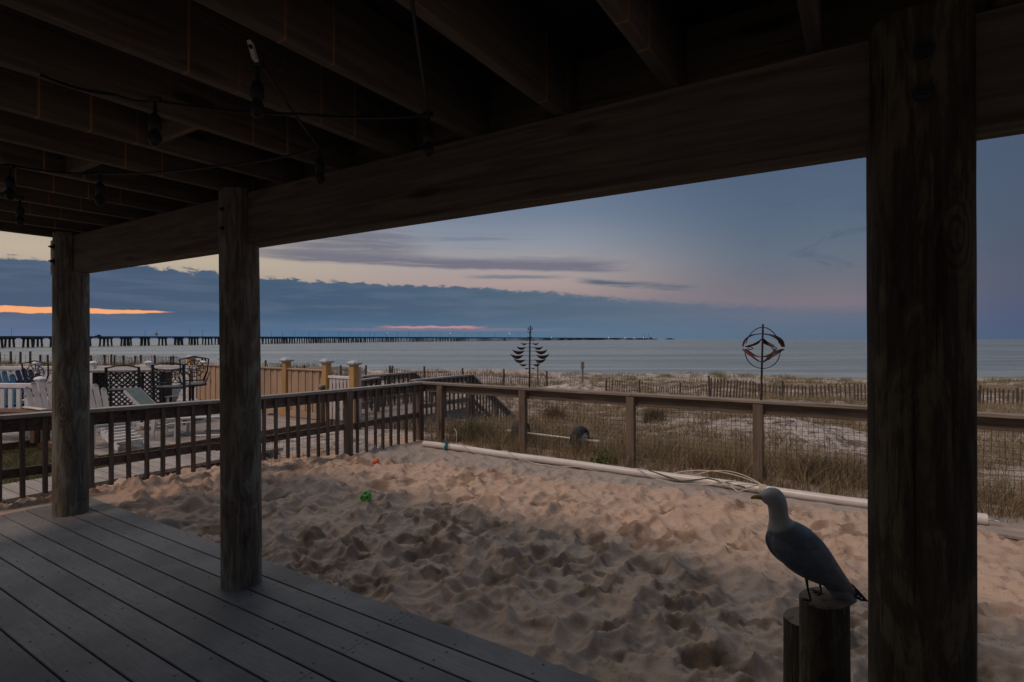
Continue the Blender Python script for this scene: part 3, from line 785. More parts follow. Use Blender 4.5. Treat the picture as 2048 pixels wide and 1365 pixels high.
# ------------------------------------------------------------------ long pipe on the sand with ropes
PV = 6.56; PR = .047
pz = -.095 + PR
pb = (-5.83, PV, pz)
pipe = uvthing('pvc_pipe', 'long white pvc pipe lying on the sand along the mesh railing', 'pipe', pb)
mb = MB(); mb.tube([(-5.83+6.78*i/24, PV+.012*math.sin(i*.55), pz+.004*math.sin(i*.9)) for i in range(25)], PR, 20); mb.build('pipe_body', M['pipe'], pipe, pb, True)
mb = MB(); mb.lathe([(PR+.006, .80), (PR+.006, .955), (.03, .962)], (0, PV, pz), 20, 'x'); mb.build('end_cap', M['pipe'], pipe, pb, True)
mb = MB(); mb.tube([(.955, PV, pz), (1.0, PV, pz+.01), (1.03, PV+.02, pz+.012), (1.06, PV, pz+.01), (1.03, PV-.02, pz), (1.0, PV, pz+.004)], .007, 6); mb.build('eye_bolt', M['galv'], pipe, pb, True)
mb = MB()
for dz_ in (-.012, .0, .014):
    mb.tube([(-5.36+dz_+.006*math.sin(a), PV+(PR+.006)*math.cos(a), pz+(PR+.006)*math.sin(a)) for a in [2*math.pi*i/14 for i in range(14)]], .008, 5, closed=True)
mb.tube([(-5.36, PV-.03, pz+PR), (-5.40, PV-.05, pz+PR+.045), (-5.44, PV-.03, pz+PR+.01)], .008, 5)
mb.tube([(-5.36, PV-.03, pz+PR), (-5.31, PV-.06, pz+PR+.04), (-5.29, PV-.075, pz+.0)], .008, 5)
mb.tube([(-5.36, PV-.04, pz+PR-.01), (-5.35, PV-.08, pz), (-5.33, PV-.10, pz-.03)], .007, 5)
tag(put_uv(mb.build('strap', M['teal'], None, (-5.36, PV, pz), True), (-5.36, PV, pz)), 'teal strap knotted around the left end of the pipe', 'strap')
def spiral(a, b, turns, r, ph=0, n=46, drop=0):
    P = []
    for i in range(n+1):
        t = i/n; an = ph + turns*2*math.pi*t
        P.append((a+(b-a)*t, PV+math.cos(an)*(PR+r), pz+max(math.sin(an), -.8)*(PR+r)))
    return P
mb = MB(); mb.tube(spiral(-5.2, -3.95, 1.6, .006, .5), .005, 5)
mb.tube([(-3.95, PV-.06, -.07), (-3.7, PV-.16, -.078), (-3.4, PV-.14, -.078), (-3.1, PV-.05, -.06)], .005, 5)
mb.tube(spiral(-3.1, -2.1, .4, .006, 3.6), .005, 5)
mb.tube([(-2.35, PV-.02, pz+PR+.005), (-2.1, PV-.13, -.05), (-1.85, PV-.16, -.075), (-1.5, PV-.06, -.06), (-1.2, PV-.02, pz+PR+.02)], .005, 5)
rb = (-3.4, PV, pz)
tag(put_uv(mb.build('rope', M['rope'], None, rb, True), rb), 'cream rope wound along the white pipe and trailing on sand', 'rope')
mb = MB()
def arc3(p, q, h, n=14, side=0):
    return [(p[0]+(q[0]-p[0])*i/n, p[1]+(q[1]-p[1])*i/n+side*math.sin(math.pi*i/n), p[2]+(q[2]-p[2])*i/n+h*4*(i/n)*(1-i/n)) for i in range(n+1)]
e_ = (-.93, PV, pz+PR)
mb.tube(arc3((-1.9, PV+.02, pz+PR), e_, .085), .006, 5); mb.tube(arc3((-1.75, PV+.05, pz), e_, .11, side=.06), .006, 5)
mb.tube(arc3((-1.55, PV-.10, -.06), e_, .02, side=-.08), .006, 5); mb.tube(arc3((-1.5, PV, pz+PR), (-1.15, PV-.17, -.07), .03), .006, 5)
mb.tube(arc3((-1.15, PV-.17, -.07), (-.95, PV-.04, pz), .02), .006, 5)
for i in range(5): mb.tube([(-.96+i*.014+.008*math.sin(a), PV+(PR+.006)*math.cos(a), pz+(PR+.006)*math.sin(a)) for a in [2*math.pi*k_/12 for k_ in range(12)]], .006, 5, closed=True)
tag(put_uv(mb.build('rope', M['rope'], None, (-1.2, PV, pz), True), (-1.2, PV, pz)), 'loose loops of pale rope tied round the pipe above the gull', 'rope')
mb = MB(); mb.tube([(-2.2, PV-.01, pz+PR), (-2.0, PV-.045, pz+.02), (-1.8, PV-.06, pz-.02), (-1.5, PV-.02, pz+PR+.002), (-1.1, PV-.05, pz+.01)], .007, 5)
tag(put_uv(mb.build('cord', M['cord'], None, (-2, PV, pz), True), (-2, PV, pz)), 'dark green cord crossing over the white pipe', 'cord')
mb = MB(); mb.tube([W(-5.35, 6.72, -.1), W(-5.3, 6.72, .05), W(-5.33, 6.74, .16), W(-5.4, 6.78, .2)], .005, 5)
tag(mb.build('stake_wire', M['rope'], None, (0,0,0), True), 'thin pale wire sticking up beside the teal strap', 'wire')
# flat edging strip between court and railing
mb = MB(); x_ = -1.6
while x_ < 7: mb.box((x_, 6.30, -.12), (x_+2.39, 6.47, -.088), .004); x_ += 2.4
tag(put_uv(mb.build('edging_board', M['ndeck']), (0,0,0)), 'pale flat edging boards set in the sand in front of the pipe', 'edging board')

# ------------------------------------------------------------------ toys on the sand
def geoball(r, wire):       # openwork ball: rings of struts over an icosphere-like net
    phi = (1+5**.5)/2
    V_ = [Vector(p).normalized() for p in [(-1,phi,0),(1,phi,0),(-1,-phi,0),(1,-phi,0),(0,-1,phi),(0,1,phi),(0,-1,-phi),(0,1,-phi),(phi,0,-1),(phi,0,1),(-phi,0,-1),(-phi,0,1)]]
    m_ = MB(); m_.cur = 0
    for v_ in V_:            # a pentagon hole ring round each corner
        a = v_.orthogonal().normalized(); b = v_.cross(a)
        m_.tube([((v_*.86 + (a*math.cos(t)+b*math.sin(t))*.50).normalized())*r for t in [2*math.pi*i/14 for i in range(14)]], wire, 6, closed=True)
    return m_
p = G(732, 1003, -.06); bz = th(p[0], p[1])
uu, vv = UV(*p); gz = sandz(uu, vv)
mb = geoball(.052, .0085); o_ = mb.build('toy_ball', M['ballgreen'], None, (0,0,0), True); o_.location = (p[0], p[1], gz+.045)
tag(o_, 'bright green openwork plastic ball lying on the sand', 'ball')
p = G(752, 926, -.08); uu, vv = UV(*p)
mb = MB(); mb.lathe([(.004,-.038),(.02,-.033),(.033,-.018),(.038,0),(.033,.018),(.02,.033),(.004,.038)], (0,0,0), 16); mb.lathe([(.041,-.008),(.041,.008)], (0,0,0), 16)
o_ = mb.build('small_ball', M['ballorange'], None, (0,0,0), True); o_.location = (p[0], p[1], sandz(uu, vv)+.022)
tag(o_, 'small orange plastic ball half sunk in the sand', 'ball')

# ------------------------------------------------------------------ pilings and the gull
def stub(name, x_, y_, r, top, lab, seed):
    P, Fc = post_mesh(r, -.3, top, seed, None, 32, 40)
    zt = top; m_ = MB(); n_ = 32; P = [(p[0], p[1], p[2] + (.012*p[0]/r if p[2] > top-.001 else 0)) for p in P]
    m_.q(P, Fc[:-1]); b = m_.build(name, M['pile_dark'], None, (0,0,0), True)
    m2 = MB(); ring = P[-n_:]; m2.q([(p[0]*.995, p[1]*.995, p[2]+.001) for p in ring] + [(0,0,top)], [(k_, (k_+1) % n_, n_) for k_ in range(n_)])
    root = thing('piling', lab, 'piling', (x_, y_, 0)); b.name = 'trunk'; b.parent = root
    tpo = m2.build('top_face', M['cut'], root, (0,0,0), False)
    return root
def cutmat():
    m, n, b = mat('sawn end grain', (.1, .08, .06), .9, 0, .15)
    tc = n.node('ShaderNodeTexCoord').outputs['Object']
    sx, sy, sz = n.sep(tc); r_ = n.m('SQRT', n.add(n.mul(sx, sx), n.mul(sy, sy)))
    rg = n.m('SINE', n.add(n.mul(r_, 900.), n.mul(n.noise(tc, 12, 3), 8.)))
    f = n.noise(tc, 30, 5, .6)
    col = n.mix(n.ss(rg, -1, 1), (.12, .095, .075, 1), (.17, .14, .115, 1))
    n.l.new(n.mix(n.ss(f, .52, .7), col, (.07, .055, .045, 1)), b.inputs['Base Color']); n.l.new(n.bump(f, .4, .004), b.inputs['Normal'])
    return m
M['cut'] = cutmat()
GY = 2.28; PX_ = (1650-CX)/F*GY; TOP = H-(1197-HY)/F*GY
stub('piling', PX_, GY, .0955, TOP, 'short sawn piling in the foreground with the gull standing on it', 5)
stub('piling', 1.345, 2.50, .098, .335, 'shorter dark piling half hidden behind the left of the gull perch', 8)

def gpt(px, py): q = D(px, py, GY); return (q.x, q.z)
rings = [((1521,990),(1521,998),5),((1525,985),(1524,1001),11),((1534,979),(1528,1006),16),((1546,976),(1534,1010),19),((1559,980),(1537,1013),19.5),((1569,993),(1537,1016),18),
         ((1573,1008),(1538,1022),17),((1574,1021),(1539,1031),17),((1577,1033),(1540,1042),19),((1587,1042),(1538.5,1054),25),((1602,1048),(1538,1069),33),((1620,1059),(1541,1088),39),
         ((1637,1077),(1552,1110),42),((1652,1098),(1571,1130),41),((1667,1121),(1596,1148),36),((1681,1142),(1624,1160),29),((1693,1160),(1648,1173),22),((1703,1178),(1662,1190),16),((1712,1197),(1680,1209),12),((1712,1202),(1686,1210),7)]
def interp_rings(rs_, sub=3):
    out = []; A = np.array([[a[0],a[1],b[0],b[1],w_] for a, b, w_ in rs_], float); L = len(A)
    for i in range(L-1):
        p0, p1, p2, p3 = A[max(i-1,0)], A[i], A[i+1], A[min(i+2,L-1)]
        for k_ in range(sub):
            t = k_/sub; out.append(.5*((2*p1)+(-p0+p2)*t+(2*p0-5*p1+4*p2-p3)*t*t+(-p0+3*p1-3*p2+p3)*t**3))
    out.append(A[-1]); return out
def loft(rs_, n=28, dy=0, wscale=1, shift=0, power=1.0):
    m_ = MB(); sc_ = GY/F; P = []
    for r_ in rs_:
        a = gpt(r_[0], r_[1]); b = gpt(r_[2], r_[3]); cx_, cz_ = (a[0]+b[0])/2, (a[1]+b[1])/2; hx, hz = (a[0]-b[0])/2, (a[1]-b[1])/2
        w_ = r_[4]*sc_*wscale
        for k_ in range(n):
            an = 2*math.pi*k_/n; c_, s_ = math.cos(an), math.sin(an)
            P.append((cx_+hx*c_, dy+s_*w_+(r_[5]*sc_ if len(r_) > 5 else 0), cz_+hz*c_))
    L = len(rs_); Fc = [(i*n+k_, i*n+(k_+1)%n, (i+1)*n+(k_+1)%n, (i+1)*n+k_) for i in range(L-1) for k_ in range(n)]
    Fc += [tuple(range(n-1,-1,-1)), tuple((L-1)*n+k_ for k_ in range(n))]
    m_.q(P, Fc); return m_
def gullmat():
    m, n, b = mat('painted gull', (.4, .4, .4), .5, 0, .3)
    tc = n.node('ShaderNodeTexCoord').outputs['Object']
    f = n.noise(tc, 9, 5, .6); f2 = n.noise(tc, 60, 3)
    col = n.mix(n.ss(f, .35, .65), (.40, .41, .39, 1), (.27, .28, .275, 1))
    sx, sy, sz = n.sep(tc); kk = F/GY      # mantle colour from the base of the neck back
    g_ = n.add(n.mul(n.add(sx, PX_-.03), .42*kk), n.mul(sz, -kk)); c0 = HY+(H-TOP)*kk-1062+.42*(CX-1538)
    g_ = n.add(n.add(g_, c0), n.mul(n.sub(f, .5), 14.))
    under = n.mul(n.ss(n.add(n.mul(sz, -kk), HY+(H-TOP)*kk), 1174, 1180), .35)
    col = n.mix(n.mul(n.ss(g_, -6, 5), n.sub(1.0, under)), col, (.075, .095, .12, 1))
    n.l.new(col, b.inputs['Base Color']); n.l.new(n.bump(f2, .15, .002), b.inputs['Normal'])
    return m
M['gull'] = gullmat()
M['wing'] = varied('slate blue feathers', (.055, .075, .10), (.085, .105, .13), 7, .42, .15, spec=.4, sc=(1, 1, 1))
def wingmat():
    m, n, b = mat('slate blue feathers', (.07, .09, .11), .42, 0, .4)
    tc = n.node('ShaderNodeTexCoord').outputs['Object']
    v = n.mapv(tc, (26, 14, 44), (0, 0, 0), (0, R(38), 0)); vo = n.node('ShaderNodeTexVoronoi'); vo.inputs['Scale'].default_value = 1.0; n.l.new(v, vo.inputs['Vector'])
    f = n.noise(tc, 9, 5, .6); lines = n.noise(n.mapv(tc, (4, 30, 90), (0, 0, 0), (0, R(48), 0)), 1.5, 4, .6)
    col = n.mix(n.ss(f, .3, .7), (.06, .078, .10, 1), (.095, .115, .14, 1)); col = n.mix(n.mul(n.ss(vo.outputs['Distance'], .55, .8), .35), col, (.14, .155, .175, 1))
    col = n.mix(n.mul(n.ss(lines, .52, .66), .5), col, (.035, .045, .06, 1))
    n.l.new(col, b.inputs['Base Color']); n.l.new(n.bump(n.add(vo.outputs['Distance'], lines), .35, .004), b.inputs['Normal']); return m
M['wing'] = wingmat()
M['wingtip'] = varied('black flight feathers', (.012, .013, .016), (.03, .03, .034), 20, .6, .2)
M['beak'] = varied('dull yellow beak', (.42, .26, .06), (.5, .33, .10), 20, .5, .05)
gb = (PX_-.03, 0, TOP)
gull = thing('gull', 'grey backed gull decoy facing left, standing on the sawn piling', 'gull', (gb[0], GY, TOP))
body = loft(interp_rings(rings)).build('body', M['gull'], gull, gb, True)
wr = [((1572,1046),(1545,1056),10,0),((1584,1045),(1540,1066),15,0),((1600,1050),(1538,1082),22,0),((1618,1060),(1543,1100),26,0),((1635,1077),(1556,1119),28,0),((1650,1098),(1578,1137),27,0),((1665,1121),(1606,1152),24,0),
      ((1680,1142),(1636,1164),19,0),((1692,1158),(1656,1172),14,0),((1703,1174),(1676,1184),9,0),((1712,1186),(1700,1191),4,0)]
def wing(sgn):
    A = np.array([[a[0],a[1],b[0],b[1],w_,0] for a, b, w_, _ in wr], float); out = []
    L = len(A)
    for i in range(L-1):
        for k_ in range(3):
            t = k_/3; p0, p1, p2, p3 = A[max(i-1,0)], A[i], A[i+1], A[min(i+2,L-1)]
            out.append(.5*((2*p1)+(-p0+p2)*t+(2*p0-5*p1+4*p2-p3)*t*t+(-p0+3*p1-3*p2+p3)*t**3))
    out.append(A[-1]); out = [o2_.copy() for o2_ in out]
    bw = [9,16,24,32,36,36,32,25,19,13,8]
    for j, o2_ in enumerate(out): o2_[5] = sgn*np.interp(j/3, range(11), bw)*.60; o2_[4] = max(2, o2_[4]*.80)
    return loft(out, 24)
for sgn in (-1, 1):
    wg = wing(sgn).build('wing', M['wing'], gull, gb, True)
    tip = MB(); o2 = sgn*.012
    pts = [gpt(*q) for q in [(1690,1158),(1701,1166),(1716,1182),(1731,1199),(1716,1198),(1700,1190),(1680,1176)]]
    tip.prism(pts, o2-.009, o2+.009, 'xz'); tip.build('wing_tip', M['wingtip'], wg, gb)
    if sgn < 0:
        for sx_, sy_ in ((1701,1173),(1693,1180),(1710,1188),(1716,1192)):
            q = gpt(sx_, sy_); d_ = MB(); d_.lathe([(.0035, o2-.0115), (.0035, o2-.008)], (q[0], 0, q[1]), 8, 'y'); d_.build('white_spot', M['white'], wg, gb)
# beak, eyes, legs, feet
mb = MB(); a = gpt(1526, 995); b = gpt(1501.5, 996.5); mid = gpt(1510, 994)
mb.tube([(a[0], 0, a[1]), ((a[0]+mid[0])/2, 0, (a[1]+mid[1])/2), (mid[0], 0, mid[1]), (b[0]+.004, 0, b[1]+.001), (b[0], 0, b[1]-.003)], [.0125, .0105, .0088, .006, .0015], 10)
mb.build('beak', M['beak'], gull, gb, True)
for sgn in (-1, 1):
    q = gpt(1533, 991); mb = MB(); mb.lathe([(.0005,-.0042),(.0035,-.0022),(.0045,0),(.0035,.0022),(.0005,.0042)], (q[0], sgn*.029, q[1]), 10); mb.build('eye', M['black'], gull, gb, True)
for (p, q, yy) in (((1604,1150),(1614,1195),-.03), ((1650,1160),(1655,1193),.045)):
    a = gpt(*p); b = gpt(*q); mb = MB(); mid = ((a[0]+b[0])/2-.002, yy, (a[1]+b[1])/2)
    mb.tube([(a[0], yy, a[1]+.01), mid, (b[0], yy, TOP+.004)], [.0065, .0045, .004], 8)
    lg = mb.build('leg', M['wingtip'], gull, gb, True); mb = MB()
    for an in (-35, 0, 35): mb.tube([(b[0], yy, TOP+.006), (b[0]-.035*math.cos(R(an)), yy+.035*math.sin(R(an)), TOP+.004)], [.004, .003], 6)
    mb.build('foot', M['wingtip'], lg, gb, True)

# ------------------------------------------------------------------ wind spinners standing on the railing posts
def crescent(m_, cx_, cz_, hw, dep, sgn, yoff=0):
    """boat-shaped cup, hollow, opening upward"""
    n_, q_ = 12, 5; P = []
    for side_ in (1, .86):
        for i in range(n_+1):
            s_ = -1+2*i/n_; L = (1-s_*s_)
            for j in range(q_+1):
                a = math.pi*j/q_
                P.append((cx_+s_*hw*(1 if side_ == 1 else .96), yoff+math.cos(a)*dep*.9*L*side_, cz_+ .22*hw*s_*s_ - math.sin(a)*dep*L**.8*side_ + .06*hw*s_*sgn))
    w_ = q_+1; off = (n_+1)*w_; Fc = []
    for b in (0, off):
        for i in range(n_):
            for j in range(q_):
                f = (b+i*w_+j, b+(i+1)*w_+j, b+(i+1)*w_+j+1, b+i*w_+j+1); Fc.append(f if b == 0 else f[::-1])
    for i in range(n_):
        for j in (0, q_): Fc.append((i*w_+j, off+i*w_+j, off+(i+1)*w_+j, (i+1)*w_+j))
    m_.q(P, Fc)
su, sv = ray_uv(1059, (-6, RV-.02), (2, RV-.02)); p0 = W(su, sv, RT); k1 = p0.y/F
sp1 = thing('wind_spinner', 'tall wind spinner like a tree of rusty cups above the rail', 'wind spinner', p0)
def L1(px, py): return ((px-1059)*k1, H-(py-HY)*k1-RT)
mb = MB(); mb.tube([(.0, 0, -.02), (0.004, 0, L1(0, 700)[1]), (.012, 0, L1(0, 652)[1])], [.014, .012, .010], 8); mb.build('pole', M['iron'], sp1, (0,0,0), True)
for y_, off, hw in [(687.6,17,9.5*.68),(695.6,23*.76,9.5),(703,23,12.7),(712,26,13.3),(720.8,21,11.7),(729.4,13.5,7.9),(737,6.8,4.1),(680.6,6.5,3.4)]:
    if y_ == 687.6: y_, off, hw = 687.6, 12, 6.4
    for sgn in (-1, 1):
        cx_, cz_ = off*k1*sgn, L1(0, y_)[1]; mb = MB(); crescent(mb, cx_+.006, cz_, hw*k1, hw*k1*.52, sgn, sgn*.012)
        cp = mb.build('cup', M['bronze'], sp1, (0,0,0), True)
        mb = MB(); mb.tube([(.006, 0, cz_), (cx_, sgn*.01, cz_)], .0025, 5); mb.build('arm', M['iron'], cp, (0,0,0), True)
for y_, r_ in ((669, .012), (663, .008), (675, .016)):
    mb = MB(); mb.lathe([(.003,-.014),(r_,-.006),(r_,.006),(.003,.014)], (.008, 0, L1(0, y_)[1]), 12); mb.build('finial_knob', M['iron'], sp1, (0,0,0), True)
for y_, hw in ((665, 4.5), (675.2, 4), (756, 6.5)):
    mb = MB(); z_ = L1(0, y_)[1]; mb.tube([(-hw*k1, 0, z_+.008), (-hw*k1*.5, 0, z_-.003), (.008, 0, z_), (hw*k1*.5+.008, 0, z_-.003), (hw*k1+.008, 0, z_+.008)], .005, 6); mb.build('scroll', M['iron'], sp1, (0,0,0), True)
for sgn in (-1, 1):
    mb = MB(); z_ = L1(0, 658.5)[1]; mb.tube([(.01+sgn*.018, 0, z_-.022), (.01+sgn*.031, 0, z_), (.01+sgn*.026, 0, z_+.03)], [.003, .009, .002], 8); mb.build('leaf', M['iron'], sp1, (0,0,0), True)
    mb = MB(); z_ = L1(0, 746)[1]; mb.tube([(.0, 0, z_-.02), (sgn*.016, 0, z_), (sgn*.012, 0, z_+.014), (.0, 0, z_+.006)], .005, 6); mb.build('heart_scroll', M['bronze'], sp1, (0,0,0), True)

su, sv = ray_uv(1522, (-6, RV-.02), (2, RV-.02)); p0 = W(su, sv, RT); k2 = p0.y/F
sp2 = thing('wind_spinner', 'round wind spinner of rusty ribbons inside a metal ring', 'wind spinner', p0)
def L2(px, py): return ((px-1522)*k2, H-(py-HY)*k2-RT)
def z7(a, b): return L2(1430+a/8.53, 630+b/8.53)
mb = MB(); q0 = z7(785, 1365); q1 = z7(818, 160); mb.tube([(q0[0], 0, -.02), (q1[0], 0, q1[1])], [.0125, .011], 10); mb.build('pole', M['bronze'], sp2, (0,0,0), True)
cxy = z7(812, 565)
mb = MB(); rx, rz_ = 300/8.53*k2, 351/8.53*k2
for a0, a1 in ((20, 160), (200, 340)):
    pts = [(cxy[0]+rx*math.cos(R(a))*1.0, .05*math.sin(R(a*1.0))*math.cos(R(a)), cxy[1]+rz_*math.sin(R(a))) for a in np.linspace(a0-8, a1+8, 30)]
    mb.tube(pts, .0058, 6)
    mm = mb.build('outer_ring', M['bronze'], sp2, (0,0,0), True); mb = MB()
def ribbon(outer, inner, yb, m_, name='blade'):
    """curved leaf between two traced edges, bowed in depth, 3 mm thick"""
    def smp(pl, n_=17):
        A = np.array(pl, float); d_ = np.r_[0, np.cumsum(np.hypot(*np.diff(A, axis=0).T))]; t = np.linspace(0, d_[-1], n_)
        return np.stack([np.interp(t, d_, A[:,0]), np.interp(t, d_, A[:,1])], 1)
    a = smp(outer); b = smp(inner); mb_ = MB(); P = []
    n_ = len(a)
    for th_ in (0, .004):
        for i in range(n_):
            bow = yb*math.sin(math.pi*i/(n_-1))
            pa = z7(*a[i]); pb_ = z7(*b[i]); P += [(pa[0], bow-.016+th_, pa[1]), ((pa[0]+pb_[0])/2, bow+th_+.006, (pa[1]+pb_[1])/2), (pb_[0], bow+.012+th_, pb_[1])]
    o3_ = 3*n_; Fc = []
    for i in range(n_-1):
        for j in (0, 1):
            f = (i*3+j, (i+1)*3+j, (i+1)*3+j+1, i*3+j+1); Fc.append(f); Fc.append(tuple(o3_+k_ for k_ in f[::-1]))
        for j in (0, 2): Fc.append((i*3+j, o3_+i*3+j, o3_+(i+1)*3+j, (i+1)*3+j))
    mb_.q(P, Fc); mb_.tube([tuple((Vector(P[i*3])+Vector(P[i*3+2]))/2) for i in range(n_)], .005, 6); mb_.build(name, m_, sp2, (0,0,0), True)
CYs = 565
def mir(pl): return [(x_, 2*CYs-y_) for x_, y_ in pl]
oL_o = [(455,530),(500,470),(560,410),(640,350),(720,325),(812,317)]; oL_i = [(490,552),(545,500),(590,440),(650,385),(730,342),(812,330)]
oR_o = [(812,317),(890,330),(980,360),(1060,410),(1120,465),(1185,545)]; oR_i = [(812,330),(900,355),(980,410),(1040,465),(1090,520),(1150,550)]
iL_o = [(500,535),(580,500),(650,455),(720,415),(770,403),(812,405)]; iL_i = [(540,552),(620,530),(690,490),(740,445),(780,418),(812,415)]
iR_o = [(812,405),(870,410),(930,440),(1000,490),(1040,520),(1000,545)]; iR_i = [(812,415),(860,450),(910,495),(960,530),(985,552),(1000,560)]
for a, b, yb, m_ in ((oL_o,oL_i,.10,M['rust']),(oR_o,oR_i,-.10,M['bronze']),(iL_o,iL_i,-.10,M['rust']),(iR_o,iR_i,.10,M['bronze'])):
    ribbon(a, b, yb, m_); ribbon(mir(a), mir(b), -yb, m_)
for x0_, x1_ in ((560, 655), (965, 1060)):
    mb = MB(); mb.tube([(*[z7(x0_, 555)[0]], .0, z7(0, 555)[1]), (z7((x0_+x1_)/2, 0)[0], .01, z7(0, 545)[1]), (z7(x1_, 0)[0], .0, z7(0, 572)[1]), (z7((x0_+x1_)/2, 0)[0], -.01, z7(0, 592)[1]), (z7(x0_, 0)[0], 0, z7(0, 580)[1])], .006, 6); mb.build('curl', M['bronze'], sp2, (0,0,0), True)

# ------------------------------------------------------------------ beach cart behind the mesh
wp = D(1160, 877, 9.0)
zc = wp.z
cart = thing('beach_cart', 'beach cart with fat black tyres and white pipe axle in the grass', 'cart', (wp.x, wp.y, zc-.24)); cart.scale = (.88,)*3
ax_dir = (D(1300, 886, 8.6)-D(1030, 868, 10.1)); ax_dir.z = 0; ax_dir.normalize(); rzc = math.atan2(ax_dir.y, ax_dir.x)
for dx in (0, -1.34):
    tyre = MB(); tyre.lathe([(.12,-.085),(.20,-.10),(.235,-.075),(.25,-.03),(.25,.03),(.235,.075),(.20,.10),(.12,.085)], (dx, 0, .25), 30, 'x')
    t_o = tyre.build('tyre', M['tyre'], cart, (0,0,0), True); t_o.rotation_euler = (0, 0, rzc)
    rim = MB(); rim.lathe([(.03,.12),(.05,.10),(.10,.075),(.125,.09),(.125,.095),(.03,.13)], (dx, 0, .25), 20, 'x'); rim.build('rim', M['galv'], t_o, (0,0,0), True)
mb = MB(); mb.tube([(-1.68, 0, .25), (.40, 0, .25)], .021, 10); o_ = mb.build('axle', M['pipe'], cart, (0,0,0), True); o_.rotation_euler = (0, 0, rzc)
for dx in (.33, -1.6):
    mb = MB(); mb.tube([(dx, 0, .25), (dx, .02, .03)], .028, 10); mb.tube([(dx-.06, 0, .25), (dx+.06, 0, .25)], .03, 10); o_ = mb.build('pipe_fitting', M['pipe'], cart, (0,0,0), True); o_.rotation_euler = (0, 0, rzc)

# ------------------------------------------------------------------ neighbour's deck
ND = -.2
def ndbox(mb_, u0, u1, v0, v1):
    pw = .15; v_ = v0
    while v_ < v1-1e-6:
        w_ = min(v_+pw, v1); xs = [u0]
        x_ = u0 + random.uniform(.8, 3.5)
        while x_ < u1-.6: xs.append(x_); x_ += 3.6
        xs.append(u1)
        for a, b in zip(xs, xs[1:]): mb_.box((a+.003, v_+.005, ND-.03+random.uniform(-.002,.001)), (b-.003, w_-.005, ND+random.uniform(-.002,.002)), .003)
        v_ += pw
mb = MB(); mb.cur = 0; ndbox(mb, -24, -9.95, 3.75, 7.95); ndbox(mb, -24, -12.5, -2.6, 3.75)
mb.cur = 1; mb.box((-9.945, 3.74, ND-.15), (-9.915, 7.95, ND-.004)); mb.box((-12.495, -2.6, ND-.15), (-12.465, 3.735, ND-.004)); mb.box((-12.46, 3.71, ND-.15), (-9.92, 3.74, ND-.004))
tag(put_uv(mb.build('neighbour_deck', [M['ndeck'], M['brownbox']])), 'bleached plank deck of the yard next door', None, None, 'structure')
mb = MB(); v_ = -3
while v_ < 5.2: mb.box((-8.35, v_+.006, -.12), (-7.55, v_+.15, -.075), .003); v_ += .156
tag(put_uv(mb.build('plank_path', M['ndeck'])), 'narrow plank path between lawn and railing', None, None, 'structure')

# new wooden privacy fence
fv = 8.03; fb2 = (-11, fv, ND)
nf = uvthing('board_fence', 'new yellow timber board fence with white capped posts', 'fence', fb2)
def fpost(u_, v_, root, base, top=1.07, m_='newpost', r=.075, cap=True):
    mb = MB(); mb.box((u_-r, v_-r, -.6), (u_+r, v_+r, top), .008); po_ = mb.build('post', M[m_], root, base)
    if cap:
        mb = MB(); c_ = r+.045
        for z0_, z1_, a, b in ((top, top+.02, c_-.03, c_), (top+.02, top+.045, c_, c_), (top+.045, top+.085, c_, c_*.55), (top+.085, top+.10, c_*.55, .02)):
            mb.q([(u_-a, v_-a, z0_), (u_+a, v_-a, z0_), (u_+a, v_+a, z0_), (u_-a, v_+a, z0_), (u_-b, v_-b, z1_), (u_+b, v_-b, z1_), (u_+b, v_+b, z1_), (u_-b, v_+b, z1_)],
                 [(0,1,5,4),(1,2,6,5),(2,3,7,6),(3,0,4,7),(4,5,6,7),(3,2,1,0)])
        mb.build('post_cap', M['cap'], po_, base)
fpu = [-15.6, -14.0, -12.7, -11.4, -9.98]
for u_ in fpu: fpost(u_, fv, nf, fb2)
for a, b in zip(fpu, fpu[1:]):
    mb = MB(); u_ = a+.08; i = 0
    while u_ < b-.085:
        w_ = min(.125, b-.08-u_); of = .018 if i % 2 else 0
        mb.box((u_, fv-.02+of, ND+.16), (u_+w_-.004, fv+of, .885+random.uniform(-.004,.004))); u_ += w_; i += 1
    mb.build('board_panel', M['newwood'], nf, fb2)
    mb = MB(); mb.box((a+.077, fv-.05, .89), (b-.077, fv+.05, .925), .004); mb.build('fence_cap', M['newwood'], nf, fb2)
    mb = MB(); mb.box((a+.077, fv-.06, ND+.005), (b-.077, fv-.022, ND+.15), .004); mb.build('kick_board', M['newwood'], nf, fb2)
# white gate
gbse = (-9.5, fv, ND); gt = uvthing('picket_gate', 'low white picket gate between two yellow capped posts', 'gate', gbse)
fpost(-9.10, fv, gt, gbse, 1.05)
mb = MB(); u_ = -9.86
while u_ < -9.24: mb.box((u_, fv-.018, ND+.05), (u_+.075, fv+.0, .74)); u_ += .115
mb.build('picket_panel', M['whitecream'], gt, gbse)
mb = MB(); mb.box((-9.89, fv-.04, .745), (-9.19, fv+.04, .80), .006); mb.build('top_rail', M['white'], gt, gbse)
mb = MB(); mb.box((-9.89, fv+.004, .1), (-9.19, fv+.04, .18)); mb.build('lower_rail', M['white'], gt, gbse)
pc = D(716, 745, 11.9); mb = MB(); mb.box((pc.x-.06, pc.y-.06, -.3), (pc.x+.06, pc.y+.06, 1.0), .01)
tag(mb.build('white_post', M['whitecream']), 'plain white post just right of the yellow gate post', 'post')

